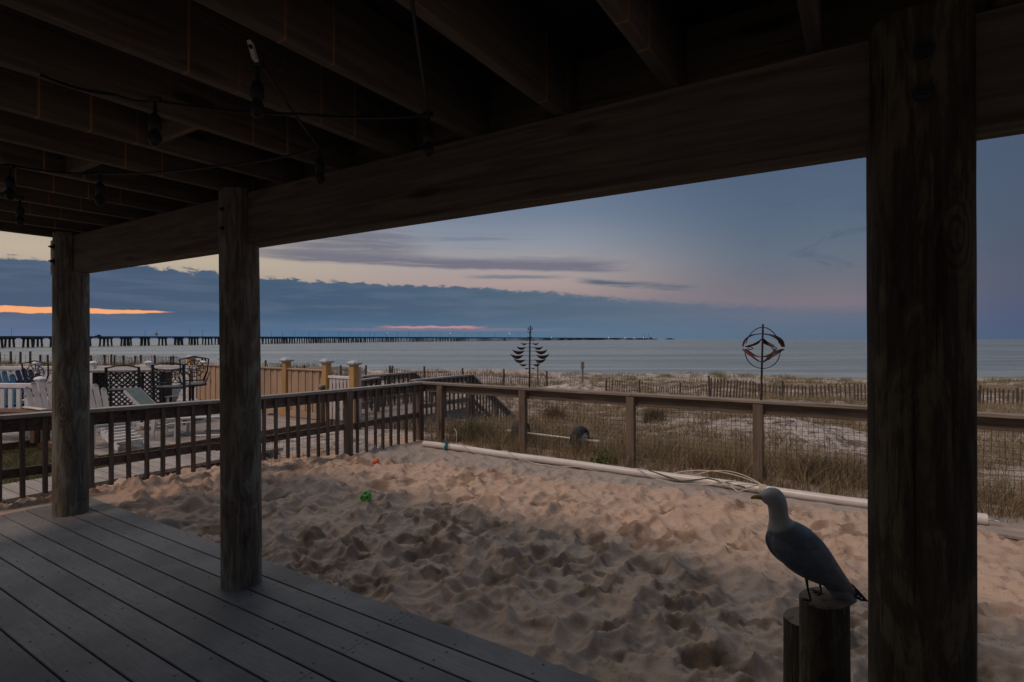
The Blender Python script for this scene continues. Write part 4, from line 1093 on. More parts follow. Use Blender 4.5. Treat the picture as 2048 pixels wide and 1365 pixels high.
# white plastic railings of the neighbour
def white_rail(name, lab, P0, P1, top, bot, npost, pick=.16, pw=.07, zoff=0):
    P0 = Vector(P0); P1 = Vector(P1); L = (P1-P0).length; rz = math.atan2(P1.y-P0.y, P1.x-P0.x)
    r_ = thing(name, lab, 'railing', (P0.x, P0.y, ND), rz)
    t_ = top-ND; b_ = bot-ND
    mb = MB(); mb.box((0, -.035, t_-.09), (L, .035, t_), .01); mb.build('top_rail', M['white'], r_)
    mb = MB(); mb.box((0, -.025, b_), (L, .025, b_+.07), .008); mb.build('lower_rail', M['white'], r_)
    mb = MB(); x_ = .1
    while x_ < L-.08: mb.box((x_, -.015, b_+.07), (x_+pw, .015, t_-.09)); x_ += pick
    mb.build('picket_panel', M['white'], r_)
    for i in range(npost):
        x_ = L*i/max(1, npost-1); mb = MB(); mb.box((x_-.06, -.06, 0), (x_+.06, .06, t_+.06), .01); po_ = mb.build('post', M['white'], r_)
        mb = MB(); mb.lathe([(.075, t_+.06), (.10, t_+.075), (.095, t_+.095), (.05, t_+.125), (.01, t_+.135)], (x_, 0, 0), 14); mb.build('post_cap', M['white'], po_, (0,0,0), True)
white_rail('white_railing', 'white plastic railing with domed post caps behind the black bar', D(-160, 735, 14.2), D(405, 737, 15.0), .88, -.1, 6)
white_rail('white_railing', 'nearer white picket railing at the far left, in front of blue chairs', D(-120, 768, 10.6), D(80, 764, 10.4), .76, .12, 2, .17, .08)

# brown planter bench
mb = MB(); a = D(-150, 822, 9.9); b = D(96, 822, 9.7)
bx = thing('wooden_bench', 'low brown wooden bench behind the railing at far left', 'bench', (b.x-.6, b.y, ND), math.atan2(b.y-a.y, b.x-a.x))
mb.box((-1.6, -.22, .50), (.6, .22, .545), .006); mb.build('seat', M['brownbox'], bx)
mb = MB(); mb.box((-1.55, -.19, .40), (.56, -.16, .495)); mb.box((-1.55, .16, .40), (.56, .19, .495)); mb.build('apron', M['brownbox'], bx)
for x_ in (-1.5, .5):
    mb = MB(); mb.box((x_-.04, -.15, 0), (x_+.04, .15, .498)); mb.build('leg', M['brownbox'], bx)

# ------------------------------------------------------------------ patio furniture
def adirondack(lab, loc, rz, m_, m2=None, foot=True, sc_=1.0, group=None):
    r_ = thing('adirondack_chair', lab, 'lounge chair', loc, rz, group); r_.scale = (sc_,)*3; m2 = m2 or m_
    # x forward
    mb = MB()
    for i in range(5):
        y_ = (i-2)*.108; hgt = 1.0 - .05*abs(i-2)**1.6; t0 = Vector((-.18, y_*.82, .30)); t1 = Vector((-.18-.42*hgt, y_*1.12, .30+.78*hgt))
        mb.beam(t0, t1, .092, .02, (1,0,.5)); mb.lathe([(.046,-.01),(.046,.01)], (t1.x, t1.y, t1.z-.005), 12, 'x')
    bk = mb.build('backrest', m2, r_)
    for z_, L in ((.5, .50), (.82, .60)):
        mb = MB(); xx = -.18-.42*(z_-.30)/.78-.025; mb.box((xx-.012, -L/2, z_-.03), (xx+.012, L/2, z_+.03)); mb.build('cross_slat', m2, bk)
    mb = MB()
    for i in range(6): x_ = -.16+i*.095; mb.box((x_, -.27, .30+(.1)*(i/5)), (x_+.082, .27, .32+(.1)*(i/5)))
    mb.build('seat', m_, r_)
    for s_ in (-1, 1):
        mb = MB(); mb.box((-.42, s_*.30-.055, .60), (.42, s_*.30+.055, .625), .008); mb.build('armrest', m_, r_)
        mb = MB(); mb.box((.28, s_*.295-.02, 0), (.37, s_*.295+.02, .597)); mb.build('leg', m_, r_)
        mb = MB(); mb.beam((.38, s_*.262, .36), (-.62, s_*.262, .05), .024, .12); mb.build('side_rail', m_, r_)
    if foot:
        ft = MB()
        for s_ in (-1, 1): ft.beam((.36, s_*.20, .30), (1.0, s_*.20, .05), .03, .10)
        f_ = ft.build('footrest_frame', m_, r_); ft = MB()
        for i in range(6): t_ = i/6; ft.box((.42+t_*.6, -.22, .345-t_*.235), (.42+t_*.6+.07, .22, .362-t_*.235))
        ft.build('footrest_slats', m_, f_)
    return r_
pA = D(206, 860, 9.4)
adirondack('weathered cream adirondack chair with footrest between the two porch posts', (pA.x, pA.y, ND), R(-30), M['white'], M['whitecream'], True, .93)
pA = D(108, 850, 10.0)
adirondack('cream slatted chair half hidden behind the left porch post', (pA.x, pA.y, ND), R(-30), M['whitecream'], M['whitecream'], False, .93)
pA = D(330, 800, 13.2)
adirondack('small white slatted chair behind the lounger, beneath a dark bar stool', (pA.x, pA.y, ND), R(-90), M['white'], M['white'], False, .72)
for px_, Y_, lab in ((22, 12.0, 'blue slatted chair leaning behind the white railing at far left'), (75, 12.6, 'dark blue slatted chair behind the left white railing')):
    pA = D(px_, 800, Y_); adirondack(lab, (pA.x, pA.y, ND), R(-25), M['blue'] if px_ == 22 else M['navy'], None, False, 1.0)

# bar with black lattice front
pb0 = D(190, 741, 12.6); pb1 = D(326, 741, 12.9)
bL = (pb1-pb0).xy.length; brz = math.atan2(pb1.y-pb0.y, pb1.x-pb0.x)
bar = thing('outdoor_bar', 'black lattice fronted outdoor bar with grey counter top', 'bar', (pb0.x, pb0.y, ND), brz)
bh = pb0.z-ND
mb = MB(); mb.prism([(-.16, -.30), (-.06, -.36), (bL+.30, -.36), (bL+.36, .0), (bL+.30, .50), (-.10, .50), (-.18, .2)], bh-.035, bh+.012, 'xy'); mb.build('counter_top', M['counter'], bar)
mb = MB()
for d_ in (1, -1):
    c_ = -bh
    while c_ < bL+bh:
        a = [c_, 0] if d_ == 1 else [c_+bh, 0]; b = [c_+bh, bh-.04] if d_ == 1 else [c_, bh-.04]
        # clip to the panel
        def clipx(p, q):
            (x0, z0), (x1, z1) = p, q
            if max(x0, x1) <= 0 or min(x0, x1) >= bL: return None
            def at(xc): t = (xc-x0)/(x1-x0); return (xc, z0+t*(z1-z0))
            if x0 < 0: x0, z0 = at(0)
            if x1 < 0: x1, z1 = at(0)
            if x0 > bL: x0, z0 = at(bL)
            if x1 > bL: x1, z1 = at(bL)
            return (x0, z0), (x1, z1)
        cc = clipx(a, b)
        if cc and math.dist(*cc) > .03: mb.beam((cc[0][0], -.002+(.006 if d_ > 0 else -.006), cc[0][1]), (cc[1][0], -.002+(.006 if d_ > 0 else -.006), cc[1][1]), .008, .032, (0,0,1)) 
        c_ += .115
lat = mb.build('lattice_panel', M['lattice'], bar)
for x_ in (0, bL*.68, bL):
    mb = MB(); mb.box((x_-.04, -.03, 0), (x_+.04, .03, bh-.037)); mb.build('corner_post', M['lattice'], bar)
for x_ in (0, bL):
    mb = MB(); mb.box((x_-.015, .045, 0), (x_+.015, .5, bh-.037)); mb.build('side_panel', M['lattice'], bar)

def arcpts(cx_, cz_, r, a0, a1, x_=0, n_=12): return [(x_, cx_+r*math.cos(R(a)), cz_+r*math.sin(R(a))) for a in np.linspace(a0, a1, n_)]
def stool(lab, loc, rz, style=0, sc_=1.0):
    """bar-height metal armchair; x forward, back at -x"""
    r_ = thing('bar_stool', lab, 'bar stool', loc, rz, None); r_.scale = (sc_,)*3; I = M['iron']
    sh = .78; w_ = .27
    if style == 0:
        for s_ in (-1, 1):
            mb = MB(); mb.beam((-.24, s_*w_, 0), (-.24, s_*w_, sh), .045, .045); mb.beam((-.24, s_*w_, sh), (-.32, s_*w_, 1.24), .045, .045); mb.build('leg', I, r_)
            mb = MB(); mb.beam((.22, s_*w_, 0), (.22, s_*w_, sh-.02), .04, .04); mb.build('leg', I, r_)
            mb = MB(); mb.tube([(-.26, s_*w_, sh+.24), (0, s_*w_, sh+.27), (.2, s_*w_, sh+.22), (.22, s_*w_, sh)], .014, 6); mb.build('armrest', I, r_, (0,0,0), True)
        mb = MB(); mb.box((-.26, -.26, sh-.04), (.25, .26, sh), .012); mb.build('seat', I, r_)
        mb = MB(); mb.beam((-.24, -w_, .30), (-.24, w_, .30), .03, .03); mb.beam((.22, -w_, .22), (.22, w_, .22), .03, .03)
        mb.beam((-.24, w_, .26), (.22, w_, .24), .03, .03); mb.beam((-.24, -w_, .26), (.22, -w_, .24), .03, .03); mb.build('stretcher', I, r_)
        mb = MB()
        bk = lambda z_: -.24-.08*(z_-sh)/.46
        mb.tube([(bk(1.22), -w_, 1.22), (bk(1.27)-.01, -.1, 1.268), (bk(1.27)-.01, .1, 1.268), (bk(1.22), w_, 1.22)], .018, 6)
        mb.tube([(bk(1.14), -w_, 1.16), (bk(1.14), 0, 1.12), (bk(1.14), w_, 1.16)], .010, 5)
        mb.tube([(bk(.86), -w_, .86), (bk(.86), w_, .86)], .011, 5)
        for s_ in (-1, 1): mb.tube([(bk(.86), s_*.20, .86), (bk(1.15), s_*.20, 1.15)], .009, 5)
        for c_ in ((0, 1.0, .13), (0, 1.0, .075)):
            mb.tube([(bk(z_), y_, z_) for _, y_, z_ in arcpts(c_[0], c_[1], c_[2], 0, 345, 0, 18)], .010, 5, closed=True)
        for s_ in (-1, 1): mb.tube([(bk(z_), y_, z_) for _, y_, z_ in arcpts(s_*.24, 1.0, .14, 90 if s_ > 0 else -90, 270 if s_ > 0 else 90)], .009, 5)
        mb.build('backrest', I, r_, (0,0,0), True)
    else:
        mb = MB(); mb.lathe([(.20, 0), (.21, .02), (.05, .05), (.025, .08), (.022, sh-.12), (.06, sh-.07)], (0,0,0), 14); mb.build('pedestal', I, r_, (0,0,0), True)
        mb = MB(); mb.lathe([(.22, sh-.07), (.26, sh-.06), (.26, sh-.03), (.20, sh)], (0,0,0), 20); mb.build('seat', I, r_, (0,0,0), True)
        mb = MB(); mb.lathe([(.20, .28), (.215, .29), (.20, .30)], (0,0,0), 18); mb.build('foot_ring', I, r_, (0,0,0), True)
        for s_ in (-1, 1):
            mb = MB(); mb.tube([(-.14, s_*.2, sh-.05), (-.2, s_*.25, sh+.10), (-.06, s_*.30, sh+.20), (.14, s_*.28, sh+.22), (.2, s_*.25, sh+.10), (.14, s_*.2, sh-.03)], .013, 6); mb.build('armrest', I, r_, (0,0,0), True)
        mb = MB()
        fr_ = [(-.22, -.16, sh+.06), (-.25, -.24, sh+.25), (-.28, -.26, sh+.50), (-.29, -.12, sh+.53), (-.29, 0, sh+.56), (-.29, .12, sh+.53), (-.28, .26, sh+.50), (-.25, .24, sh+.25), (-.22, .16, sh+.06)]
        mb.tube(fr_, .016, 6, closed=True); bk = lambda z_: -.22-.075*(z_-sh)/.5
        for a in range(0, 360, 30):
            c0 = (0, sh+.31); mb.tube([(bk(c0[1]), .03*math.cos(R(a)), c0[1]+.03*math.sin(R(a))), (bk(c0[1]), .20*math.cos(R(a)), c0[1]+.19*math.sin(R(a)))], .008, 5)
        mb.tube([(bk(z_), y_, z_) for _, y_, z_ in arcpts(0, sh+.31, .09, 0, 345, 0, 16)], .008, 5, closed=True)
        mb.tube([(bk(z_), y_, z_) for _, y_, z_ in arcpts(0, sh+.31, .17, 0, 345, 0, 18)], .008, 5, closed=True)
        mb.build('backrest', I, r_, (0,0,0), True)
def at(px, Y_, z_=ND): return ((px-CX)/F*Y_, Y_, z_)
stool('dark metal bar stool with arched scroll back in front of the lattice bar', at(250, 11.3), R(118), 0, 1.0)
stool('dark metal bar stool with ring scroll back at the right of the lattice bar', at(345, 11.7), R(108), 0, 1.03)
stool('swivel bar stool with sunburst back against the yellow fence', at(386, 12.3), R(125), 1, 1.06)
stool('curved metal bar stool beside the white railing, left of the porch post', at(90, 11.9), R(95), 1, 1.0)

# chaise lounge
pc = at(366, 10.35); ch = thing('sling_lounger', 'white framed reclining lounger with green grey sling behind the railing', 'lounger', pc, R(12)); ch.scale = (.95,)*3
I = M['white']
mb = MB(); mb.beam((-.42, -.30, .36), (-.90, -.30, .90), .03, .05); mb.beam((-.42, .30, .36), (-.90, .30, .90), .03, .05); mb.beam((-.90, -.30, .90), (-.90, .30, .90), .04, .04); bf = mb.build('back_frame', I, ch)
mb = MB(); mb.beam((-.40, 0, .375), (-.885, 0, .925), .60, .05, (0,1,0)); 
mb = MB(); mb.q([(-.40,-.29,.37),(-.40,.29,.37),(-.89,.29,.93),(-.89,-.29,.93),(-.43,-.29,.345),(-.43,.29,.345),(-.93,.29,.905),(-.93,-.29,.905)], [(0,1,2,3),(7,6,5,4),(0,4,5,1),(1,5,6,2),(2,6,7,3),(3,7,4,0)]); mb.build('back_sling', M['sling'], ch)
mb = MB(); mb.q([(-.40,-.29,.37),(-.40,.29,.37),(.85,.29,.40),(.85,-.29,.40),(-.40,-.29,.34),(-.40,.29,.34),(.85,.29,.37),(.85,-.29,.37)], [(0,1,2,3),(7,6,5,4),(0,4,5,1),(1,5,6,2),(2,6,7,3),(3,7,4,0)]); mb.build('seat_sling', M['sling'], ch)
for s_ in (-1, 1):
    mb = MB(); mb.tube([(-.50, s_*.32, .36), (.30, s_*.32, .37), (.88, s_*.32, .38), (.95, s_*.32, .30), (.96, s_*.32, .10), (.88, s_*.32, .02), (.30, s_*.32, .02)], .02, 8); mb.build('side_tube', I, ch, (0,0,0), True)
    mb = MB(); mb.tube([(-.55, s_*.34, .48), (-.30, s_*.35, .57), (.10, s_*.35, .60), (.13, s_*.35, .57), (-.05, s_*.34, .40)], .018, 8); mb.build('armrest', I, ch, (0,0,0), True)
    for x_ in (-.42, -.02):
        mb = MB(); mb.beam((x_, s_*.32, 0), (x_+.03, s_*.32, .36), .05, .05); mb.build('leg', I, ch)
    mb = MB(); mb.tube([(-.40, s_*.31, .26), (-.1, s_*.31, .33), (.25, s_*.31, .35)], .014, 6); mb.tube([(-.40, s_*.31, .20), (-.1, s_*.31, .27), (.25, s_*.31, .29)], .014, 6); mb.build('brace', I, ch, (0,0,0), True)
# square side table
pt = at(292, 11.0); tb = thing('side_table', 'small white side table beside the green grey lounger', 'table', pt, R(10))
mb = MB(); mb.box((-.25, -.22, .42), (.25, .22, .45), .006); mb.build('table_top', I, tb)
for sx_ in (-1, 1):
    for sy_ in (-1, 1):
        mb = MB(); mb.box((sx_*.21-.03, sy_*.18-.03, 0), (sx_*.21+.03, sy_*.18+.03, .418)); mb.build('leg', I, tb)
mb = MB(); mb.box((-.15, -.16, .08), (.15, .16, .11)); mb.build('shelf', I, tb)
# low table behind the left stool
pt = at(100, 11.0); tb = thing('round_table', 'round tan topped patio table behind the left slatted chair', 'table', pt)
mb = MB(); mb.lathe([(.02, .58), (.42, .59), (.42, .615), (.02, .62)], (0,0,0), 24); mb.build('table_top', M['whitecream'], tb, (0,0,0), True)
mb = MB(); mb.lathe([(.22, 0), (.22, .02), (.03, .05), (.025, .585)], (0,0,0), 12); mb.build('pedestal', M['iron'], tb, (0,0,0), True)
# flip-flop-size dark thing on the deck
q = G(535, 831, ND); mb = MB(); mb.tube([(.0, 0, .012), (.07, .02, .018), (.15, .015, .012)], [.02, .03, .02], 8)
o_ = mb.build('dropped_shoe', M['navy'], None, (0,0,0), True); o_.location = (q[0], q[1], ND); tag(o_, 'small dark blue shoe dropped on the bleached deck', 'shoe')

# ------------------------------------------------------------------ beach boardwalk with stairs
wbse = (-9.6, 10.5, -.6)
bwk = uvthing('boardwalk', 'weathered beach access boardwalk with handrails and stairs down to the dunes', 'boardwalk', wbse)
u0, u1 = -10.6, -8.6; fz = -.16
mb = MB(); v_ = 8.15
while v_ < 11.5: mb.box((u0, v_+.005, fz-.04), (u1, v_+.14, fz)); v_ += .145
mb.build('deck_planks', M['walk'], bwk, wbse)
mb = MB(); mb.box((u1-.02, 8.15, fz-.26), (u1+.02, 11.5, fz-.042)); mb.box((u0-.02, 8.15, fz-.26), (u0+.02, 11.5, fz-.042)); mb.box((u0, 8.12, fz-.26), (u1, 8.148, fz-.042)); mb.build('rim_board', M['walk'], bwk, wbse)
for i in range(7):
    mb = MB(); vs_ = 11.52+i*.31; mb.box((u0+.05, vs_, fz-.18*(i+1)-.04), (u1-.05, vs_+.29, fz-.18*(i+1))); mb.build('step', M['walk'], bwk, wbse)
for u_ in (u0+.02, u1-.02):
    mb = MB(); mb.beam((u_, 11.5, fz-.12), (u_, 13.75, fz-1.40), .04, .26); mb.build('stringer', M['walk'], bwk, wbse)
def hrail(P, hgt=.80, m_='walk', psp=1.2, first=True, bsp=.16):
    top_ = MB(); low = MB(); up_ = MB()
    for a, b in zip(P, P[1:]):
        a = Vector(a); b = Vector(b)
        top_.beam(a, b, .15, .038); up_.beam(a-Vector((0,0,.09)), b-Vector((0,0,.09)), .036, .12); low.beam(a-Vector((0,0,hgt-.18)), b-Vector((0,0,hgt-.18)), .036, .10)
    top_.build('handrail', M['railtop'], bwk, wbse); up_.build('upper_board', M[m_], bwk, wbse); low.build('lower_rail', M[m_], bwk, wbse)
    for a, b in zip(P, P[1:]):
        a = Vector(a); b = Vector(b); L = (b-a).length; n_ = max(1, int(L/bsp)); bm_ = MB()
        for i in range(n_):
            t = (i+.5)/n_; p = a.lerp(b, t)
            m3 = MB(); m3.box((p.x+.02, p.y-.018, p.z-hgt-.02), (p.x+.056, p.y+.018, p.z-.03)); m3.build('baluster', M['bal'], bwk, wbse)
        for t in (0, .5, 1) if L > 1.6 else (0, 1):
            p = a.lerp(b, min(max(t, .03), .97)); m3 = MB(); m3.box((p.x-.045, p.y-.045, p.z-hgt-.7), (p.x+.045, p.y+.045, p.z-.02), .005); m3.build('post', M['rail_z'], bwk, wbse)
hrail([(-10.0, 7.85, .57), (-10.0, 9.60, .655)], .75)
hrail([(-10.62, 9.62, .66), (-10.62, 11.5, .665), (-10.62, 13.75, -.78)], .80)
hrail([(-8.6, 9.3, .66), (-8.6, 11.5, .665), (-8.6, 13.75, -.78)], .80)

# ------------------------------------------------------------------ sand (snow) fences on the dunes
def slat_fence(lab, pts, pitch, hgt, posts_, wd=.04, lean=.0, group='slatted sand fences on the dunes', wires=True):
    """pts: (px, py of the top, Y) along the fence"""
    P = [D(*p) for p in pts]; seg = [0]
    for a, b in zip(P, P[1:]): seg.append(seg[-1]+(b-a).length)
    def pos(s_):
        for i in range(len(seg)-1):
            if s_ <= seg[i+1] or i == len(seg)-2:
                t = (s_-seg[i])/(seg[i+1]-seg[i]); return P[i].lerp(P[i+1], t)
    def pos_px(px):
        for i in range(len(P)-1):
            a, b = pts[i], pts[i+1]
            if a[0]-30 <= px <= b[0]+30 and (px <= b[0] or i == len(P)-2):
                t = (px-CX)/F; pa, pb_ = P[i], P[i+1]; d_ = pb_-pa; s_ = (t*pa.y-pa.x)/(d_.x-t*d_.y); return pa.lerp(pb_, s_)
        return P[0]
    b0 = P[0].copy(); b0.z = th(b0.x, b0.y)
    r_ = thing('sand_fence', lab, 'fence', b0, 0, group)
    mb = MB(); s_ = 0; L = seg[-1]; ph = random.uniform(0, 9)
    wl = [[], [], []]
    while s_ < L:
        p = pos(s_); d_ = (pos(min(s_+.2, L))-pos(max(s_-.2, 0))).normalized()
        ln = lean*math.sin(s_*.7+ph)+random.uniform(-.02, .02)+lean*.6*math.sin(s_*2.3); hh = hgt*random.uniform(.93, 1.03)
        bt = p - Vector((0,0,hgt+.15)); tp = p - Vector((0,0,hgt-hh)) + d_*ln*hgt + Vector((0,0,.04*math.sin(s_*1.1+ph)))
        mb.beam(bt-b0, tp-b0, wd*random.uniform(.8,1.1), .014, (d_.y, -d_.x, 0.001))
        for k_, f_ in enumerate((.25, .6, .88)): wl[k_].append(bt.lerp(tp, (f_*hgt+.15)/(hgt+.15))-b0)
        s_ += pitch*random.uniform(.8, 1.2)
    mb.build('slat_panel', M['slat'], r_)
    for w_ in wl:
        if len(w_) > 2:
            mw = MB(); mw.tube(w_[::2], .007, 4); mw.build('wire', M['wire'], r_)
    for px, py in posts_:
        q = pos_px(px); top = H-(py-HY)/F*q.y; mb = MB(); q2 = q-b0; l_ = random.uniform(-.04, .04)
        mb.tube([(q2.x, q2.y+.03, q2.z-hgt-.5), (q2.x+l_, q2.y+.03, top-b0.z)], [.055*q.y/26, .045*q.y/26], 7); mb.build('post', M['slatpost'], r_)
slat_fence('tall slatted sand fence at the right, seen both sides of the thick post', [(1421,758,22),(1560,768,22.4),(1727,769,21.6),(1955,776,20.8),(2130,783,20.2)], .14, .85, [(1420,752),(1565,762),(1757,768),(1890,770),(1961,771),(2038,776)], .056, .06)
slat_fence('sagging low slatted fence with three posts below the open water', [(1212,760,31),(1245,761,31),(1282,762,30.5),(1322,772,30),(1362,769,29),(1418,770,28)], .145, .72, [(1212,757),(1280,760),(1360,766)], .04, .05)
slat_fence('slatted fence running behind the tree shaped wind spinner', [(778,736,40),(848,741,39.5),(925,744,39),(1007,746,38),(1097,757,37)], .135, 1.02, [(779,732),(784,732),(848,733),(924,737),(1007,738),(1094,743)], .045, .07)
slat_fence('short slatted fence behind the yellow fence and white gate', [(585,733,42),(640,733,42),(690,735,41),(731,737,41)], .13, .72, [(608,731),(682,731),(731,731)], .045, .10)
slat_fence('broken slatted fence just right of the middle porch post', [(525,726,44),(560,728,44),(590,735,43)], .15, .62, [(530,721),(574,722)], .04, .22)
slat_fence('long ragged slatted fence behind the stools and lattice bar', [(178,712,50),(230,710,50),(262,713,49.5),(300,712,49),(352,712,48),(400,722,47),(440,728,46)], .15, .98, [(182,711),(209,710),(222,709),(228,711),(247,711),(270,712),(281,710),(309,711),(341,713),(346,712),(405,715),(411,716)], .05, .12)
slat_fence('wire and slat fence at the far left on the grassy dune', [(-80,710,54),(0,708,53),(35,710,53),(60,709,53)], .5, 1.05, [(-1,705),(21,703),(40,704),(60,703)], .03, .05)
slat_fence('pale slatted fence section left of the corner porch post', [(80,711,52),(110,713,52),(150,713,51.5)], .2, .95, [(80,710),(95,710),(130,711)], .03, .05)

# signs on posts
def signpost(lab, px, ytop, ybot, Y_, w_, sh_):
    p = D(px, ybot, Y_); h_ = (ybot-ytop)/F*Y_; gz_ = min(th(p.x, p.y), p.z); r_ = thing('sign_post', lab, 'sign', (p.x, p.y, gz_)); z1 = p.z-gz_+h_
    mb = MB(); mb.box((-.06, -.05, -.3), (.06, .05, z1-.02)); mb.build('post', M['sign'], r_)
    if w_:
        mb = MB(); mb.box((-w_/2, -.09, z1-sh_), (w_/2, -.055, z1), .01); mb.build('sign_board', M['sign'], r_)
signpost('small blank brown sign on a post before the water', 1165, 724, 762, 40, .24, .46)
signpost('bare wooden stake behind the tree shaped spinner', 1075.5, 722, 762, 40, 0, 0)

# ------------------------------------------------------------------ trestle bridge across the bay
bx_ = np.array([-900, -600, -300, 0, 430, 719, 1000, 1190, 1290]); bd_ = np.array([33, 26, 20.8, 16.5, 10.5, 6.3, 3.5, 2.0, 1.25])
tx_ = np.array([-900, -300, 0, 300, 525, 900, 1100, 1290]); tt_ = np.array([HY-672.0, 6.2, 5.8, 5.3, 4.7, 3.8, 2.8, 1.7])
def bpt(px, off=0):
    Y_ = (H-SEA)*F/np.interp(px, bx_, bd_); X_ = (px-CX)/F*Y_; return X_, Y_, H+np.interp(px, tx_, tt_)*Y_/F
pxs_ = np.concatenate([np.linspace(-600, 1000, 900), np.linspace(1001, 1290, 300)])
path = np.array([bpt(p) for p in pxs_]); dxy = np.diff(path[:, :2], axis=0); arc = np.r_[0, np.cumsum(np.hypot(dxy[:,0], dxy[:,1]))]
def bs(s_):
    x_ = np.interp(s_, arc, path[:,0]); y_ = np.interp(s_, arc, path[:,1]); z_ = np.interp(s_, arc, path[:,2])
    x2 = np.interp(s_+4, arc, path[:,0]); y2 = np.interp(s_+4, arc, path[:,1]); d_ = Vector((x2-x_, y2-y_, 0)); 
    if d_.length < 1e-6: d_ = Vector((.5,1,0))
    return Vector((x_, y_, z_)), d_.normalized()
def trestle(lab, off, s0, s1, ph):
    o_, _ = bs(s0); o_ = Vector((o_.x, o_.y, SEA)); r_ = thing('trestle_bridge', lab, 'bridge', o_, 0, 'twin trestle bridges')
    mb = MB(); par = MB(); prev = None; s_ = s0; stp = 22
    while s_ <= s1:
        p, d_ = bs(s_); n_ = Vector((-d_.y, d_.x, 0)); c_ = p+n_*off
        ring = [c_-n_*4.6-Vector((0,0,.25)), c_+n_*4.6-Vector((0,0,.25)), c_+n_*4.6-Vector((0,0,1.35)), c_-n_*4.6-Vector((0,0,1.35))]
        rp1 = [c_+n_*4.8, c_+n_*4.5, c_+n_*4.5-Vector((0,0,.3)), c_+n_*4.8-Vector((0,0,.3))]; rp2 = [c_-n_*4.5, c_-n_*4.8, c_-n_*4.8-Vector((0,0,.3)), c_-n_*4.5-Vector((0,0,.3))]
        if prev:
            for m_, a, b in ((mb, prev[0], ring), (par, prev[1], rp1), (par, prev[2], rp2)):
                m_.q([v_-o_ for v_ in a]+[v_-o_ for v_ in b], [(0,1,5,4),(1,2,6,5),(2,3,7,6),(3,0,4,7)])
        prev = (ring, rp1, rp2); s_ += stp
    mb.build('road_deck', M['concrete'], r_); par.build('parapet', M['concrete'], r_)
    s_ = s0+ph; k_ = 0; rest = MB()
    while s_ <= s1-10:
        p, d_ = bs(s_); n_ = Vector((-d_.y, d_.x, 0)); c_ = p+n_*off-o_; m_ = MB() if k_ < 100 else rest
        zt = c_.z-1.35; a = c_-n_*4.4; b = c_+n_*4.4; a.z = b.z = zt-.45; m_.beam(a, b, 1.3, .9)
        for j in (-1, 0, 1):
            q = c_+n_*3.1*j; q.z = zt-.9; q2 = c_+n_*3.75*j; q2.z = -1.0; m_.tube([q, q2], .66, 6)
        if k_ < 100: m_.build('pile_bent', M['concrete'], r_)
        k_ += 1; s_ += 19.5
    if rest.v: o2 = rest.build('pile_bents', M['concrete'], r_); tag(o2, None, None, None, 'stuff')
    return r_, o_
brA, oA = trestle('long low trestle bridge crossing the bay to the horizon, nearer of the two', 0, 0, arc[-1], 7)
brB, oB = trestle('second trestle bridge running parallel just behind the nearer one', -26, 0, arc[-1], 16)
for px in [23, 290, 313, 380, 405, 543, 565, 590, 618, 638, 677, 700, 720, 740, 749, 773, 795, 817, 840, 862, 880, 899, 930, 960, 990, 1018, 1040]:
    X_, Y_, Z_ = bpt(px); hh = min(15, 17)/F*max(373, Y_*.62); hh = 14.5/F*(373+(Y_-373)*.45)
    m_ = MB(); b0 = Vector((X_, Y_, Z_))-oA; m_.tube([b0-Vector((0,0,.5)), b0+Vector((0,0,hh))], Y_/F*.22, 5); m_.tube([b0+Vector((0,0,hh)), b0+Vector((2.2,0,hh+.1))], Y_/F*.16, 5)
    lp = m_.build('lamp_post', M['concrete'], brA)
    if px in (773, 899, 1018):
        m_ = MB(); rr = Y_/F*.5; m_.lathe([(rr*.2,-rr),(rr*.9,-rr*.4),(rr*.9,rr*.4),(rr*.2,rr)], tuple(b0+Vector((1.5,0,hh-1))), 8); m_.build('lamp_head', M['lampglow'], lp)
X_, Y_, Z_ = bpt(313); m_ = MB(); m_.box((-1.1,-.2,1.0), (1.1,.2,3.0)); m_.box((-.15,-.1,-.2), (.15,.1,1.0)); o_ = m_.build('road_sign', M['sign'], brA); o_.location = Vector((X_, Y_, Z_))-oA
for px in (1103, 1217, 1250, 1268, 1287):
    X_, Y_, Z_ = bpt(px); rr = Y_/F*.5; m_ = MB(); m_.lathe([(rr*.2,-rr),(rr*.9,-rr*.4),(rr*.9,rr*.4),(rr*.2,rr)], tuple(Vector((X_, Y_, Z_+rr*1.2))-oA), 8); m_.build('lamp_head', M['lampglow'], brA)
# a car on the bridge
X_, Y_, Z_ = bpt(198); p, d_ = bs(float(np.interp(Y_, path[:,1], arc))); car = thing('car', 'dark car with red tail lamps driving along the far bridge', 'car', (X_, Y_-1, Z_-.25), math.atan2(d_.y, d_.x))
m_ = MB(); m_.prism([(-2.2,.35),(-2.2,1.0),(-1.5,1.15),(-1.0,1.6),(.6,1.6),(1.3,1.1),(2.2,.95),(2.2,.35)], -.9, .9, 'xz'); m_.build('body', M['bronze'], car)
for sx_ in (-1.35, 1.35):
    for sy_ in (-.8, .8): m_ = MB(); m_.lathe([(.33,-.1),(.33,.1)], (sx_, sy_, .33), 12, 'y'); m_.build('wheel', M['tyre'], car)
for sy_ in (-.7, .7): m_ = MB(); m_.box((-2.24, sy_-.25, .75), (-2.205, sy_+.25, .98)); m_.build('tail_lamp', M['redglow'], car)

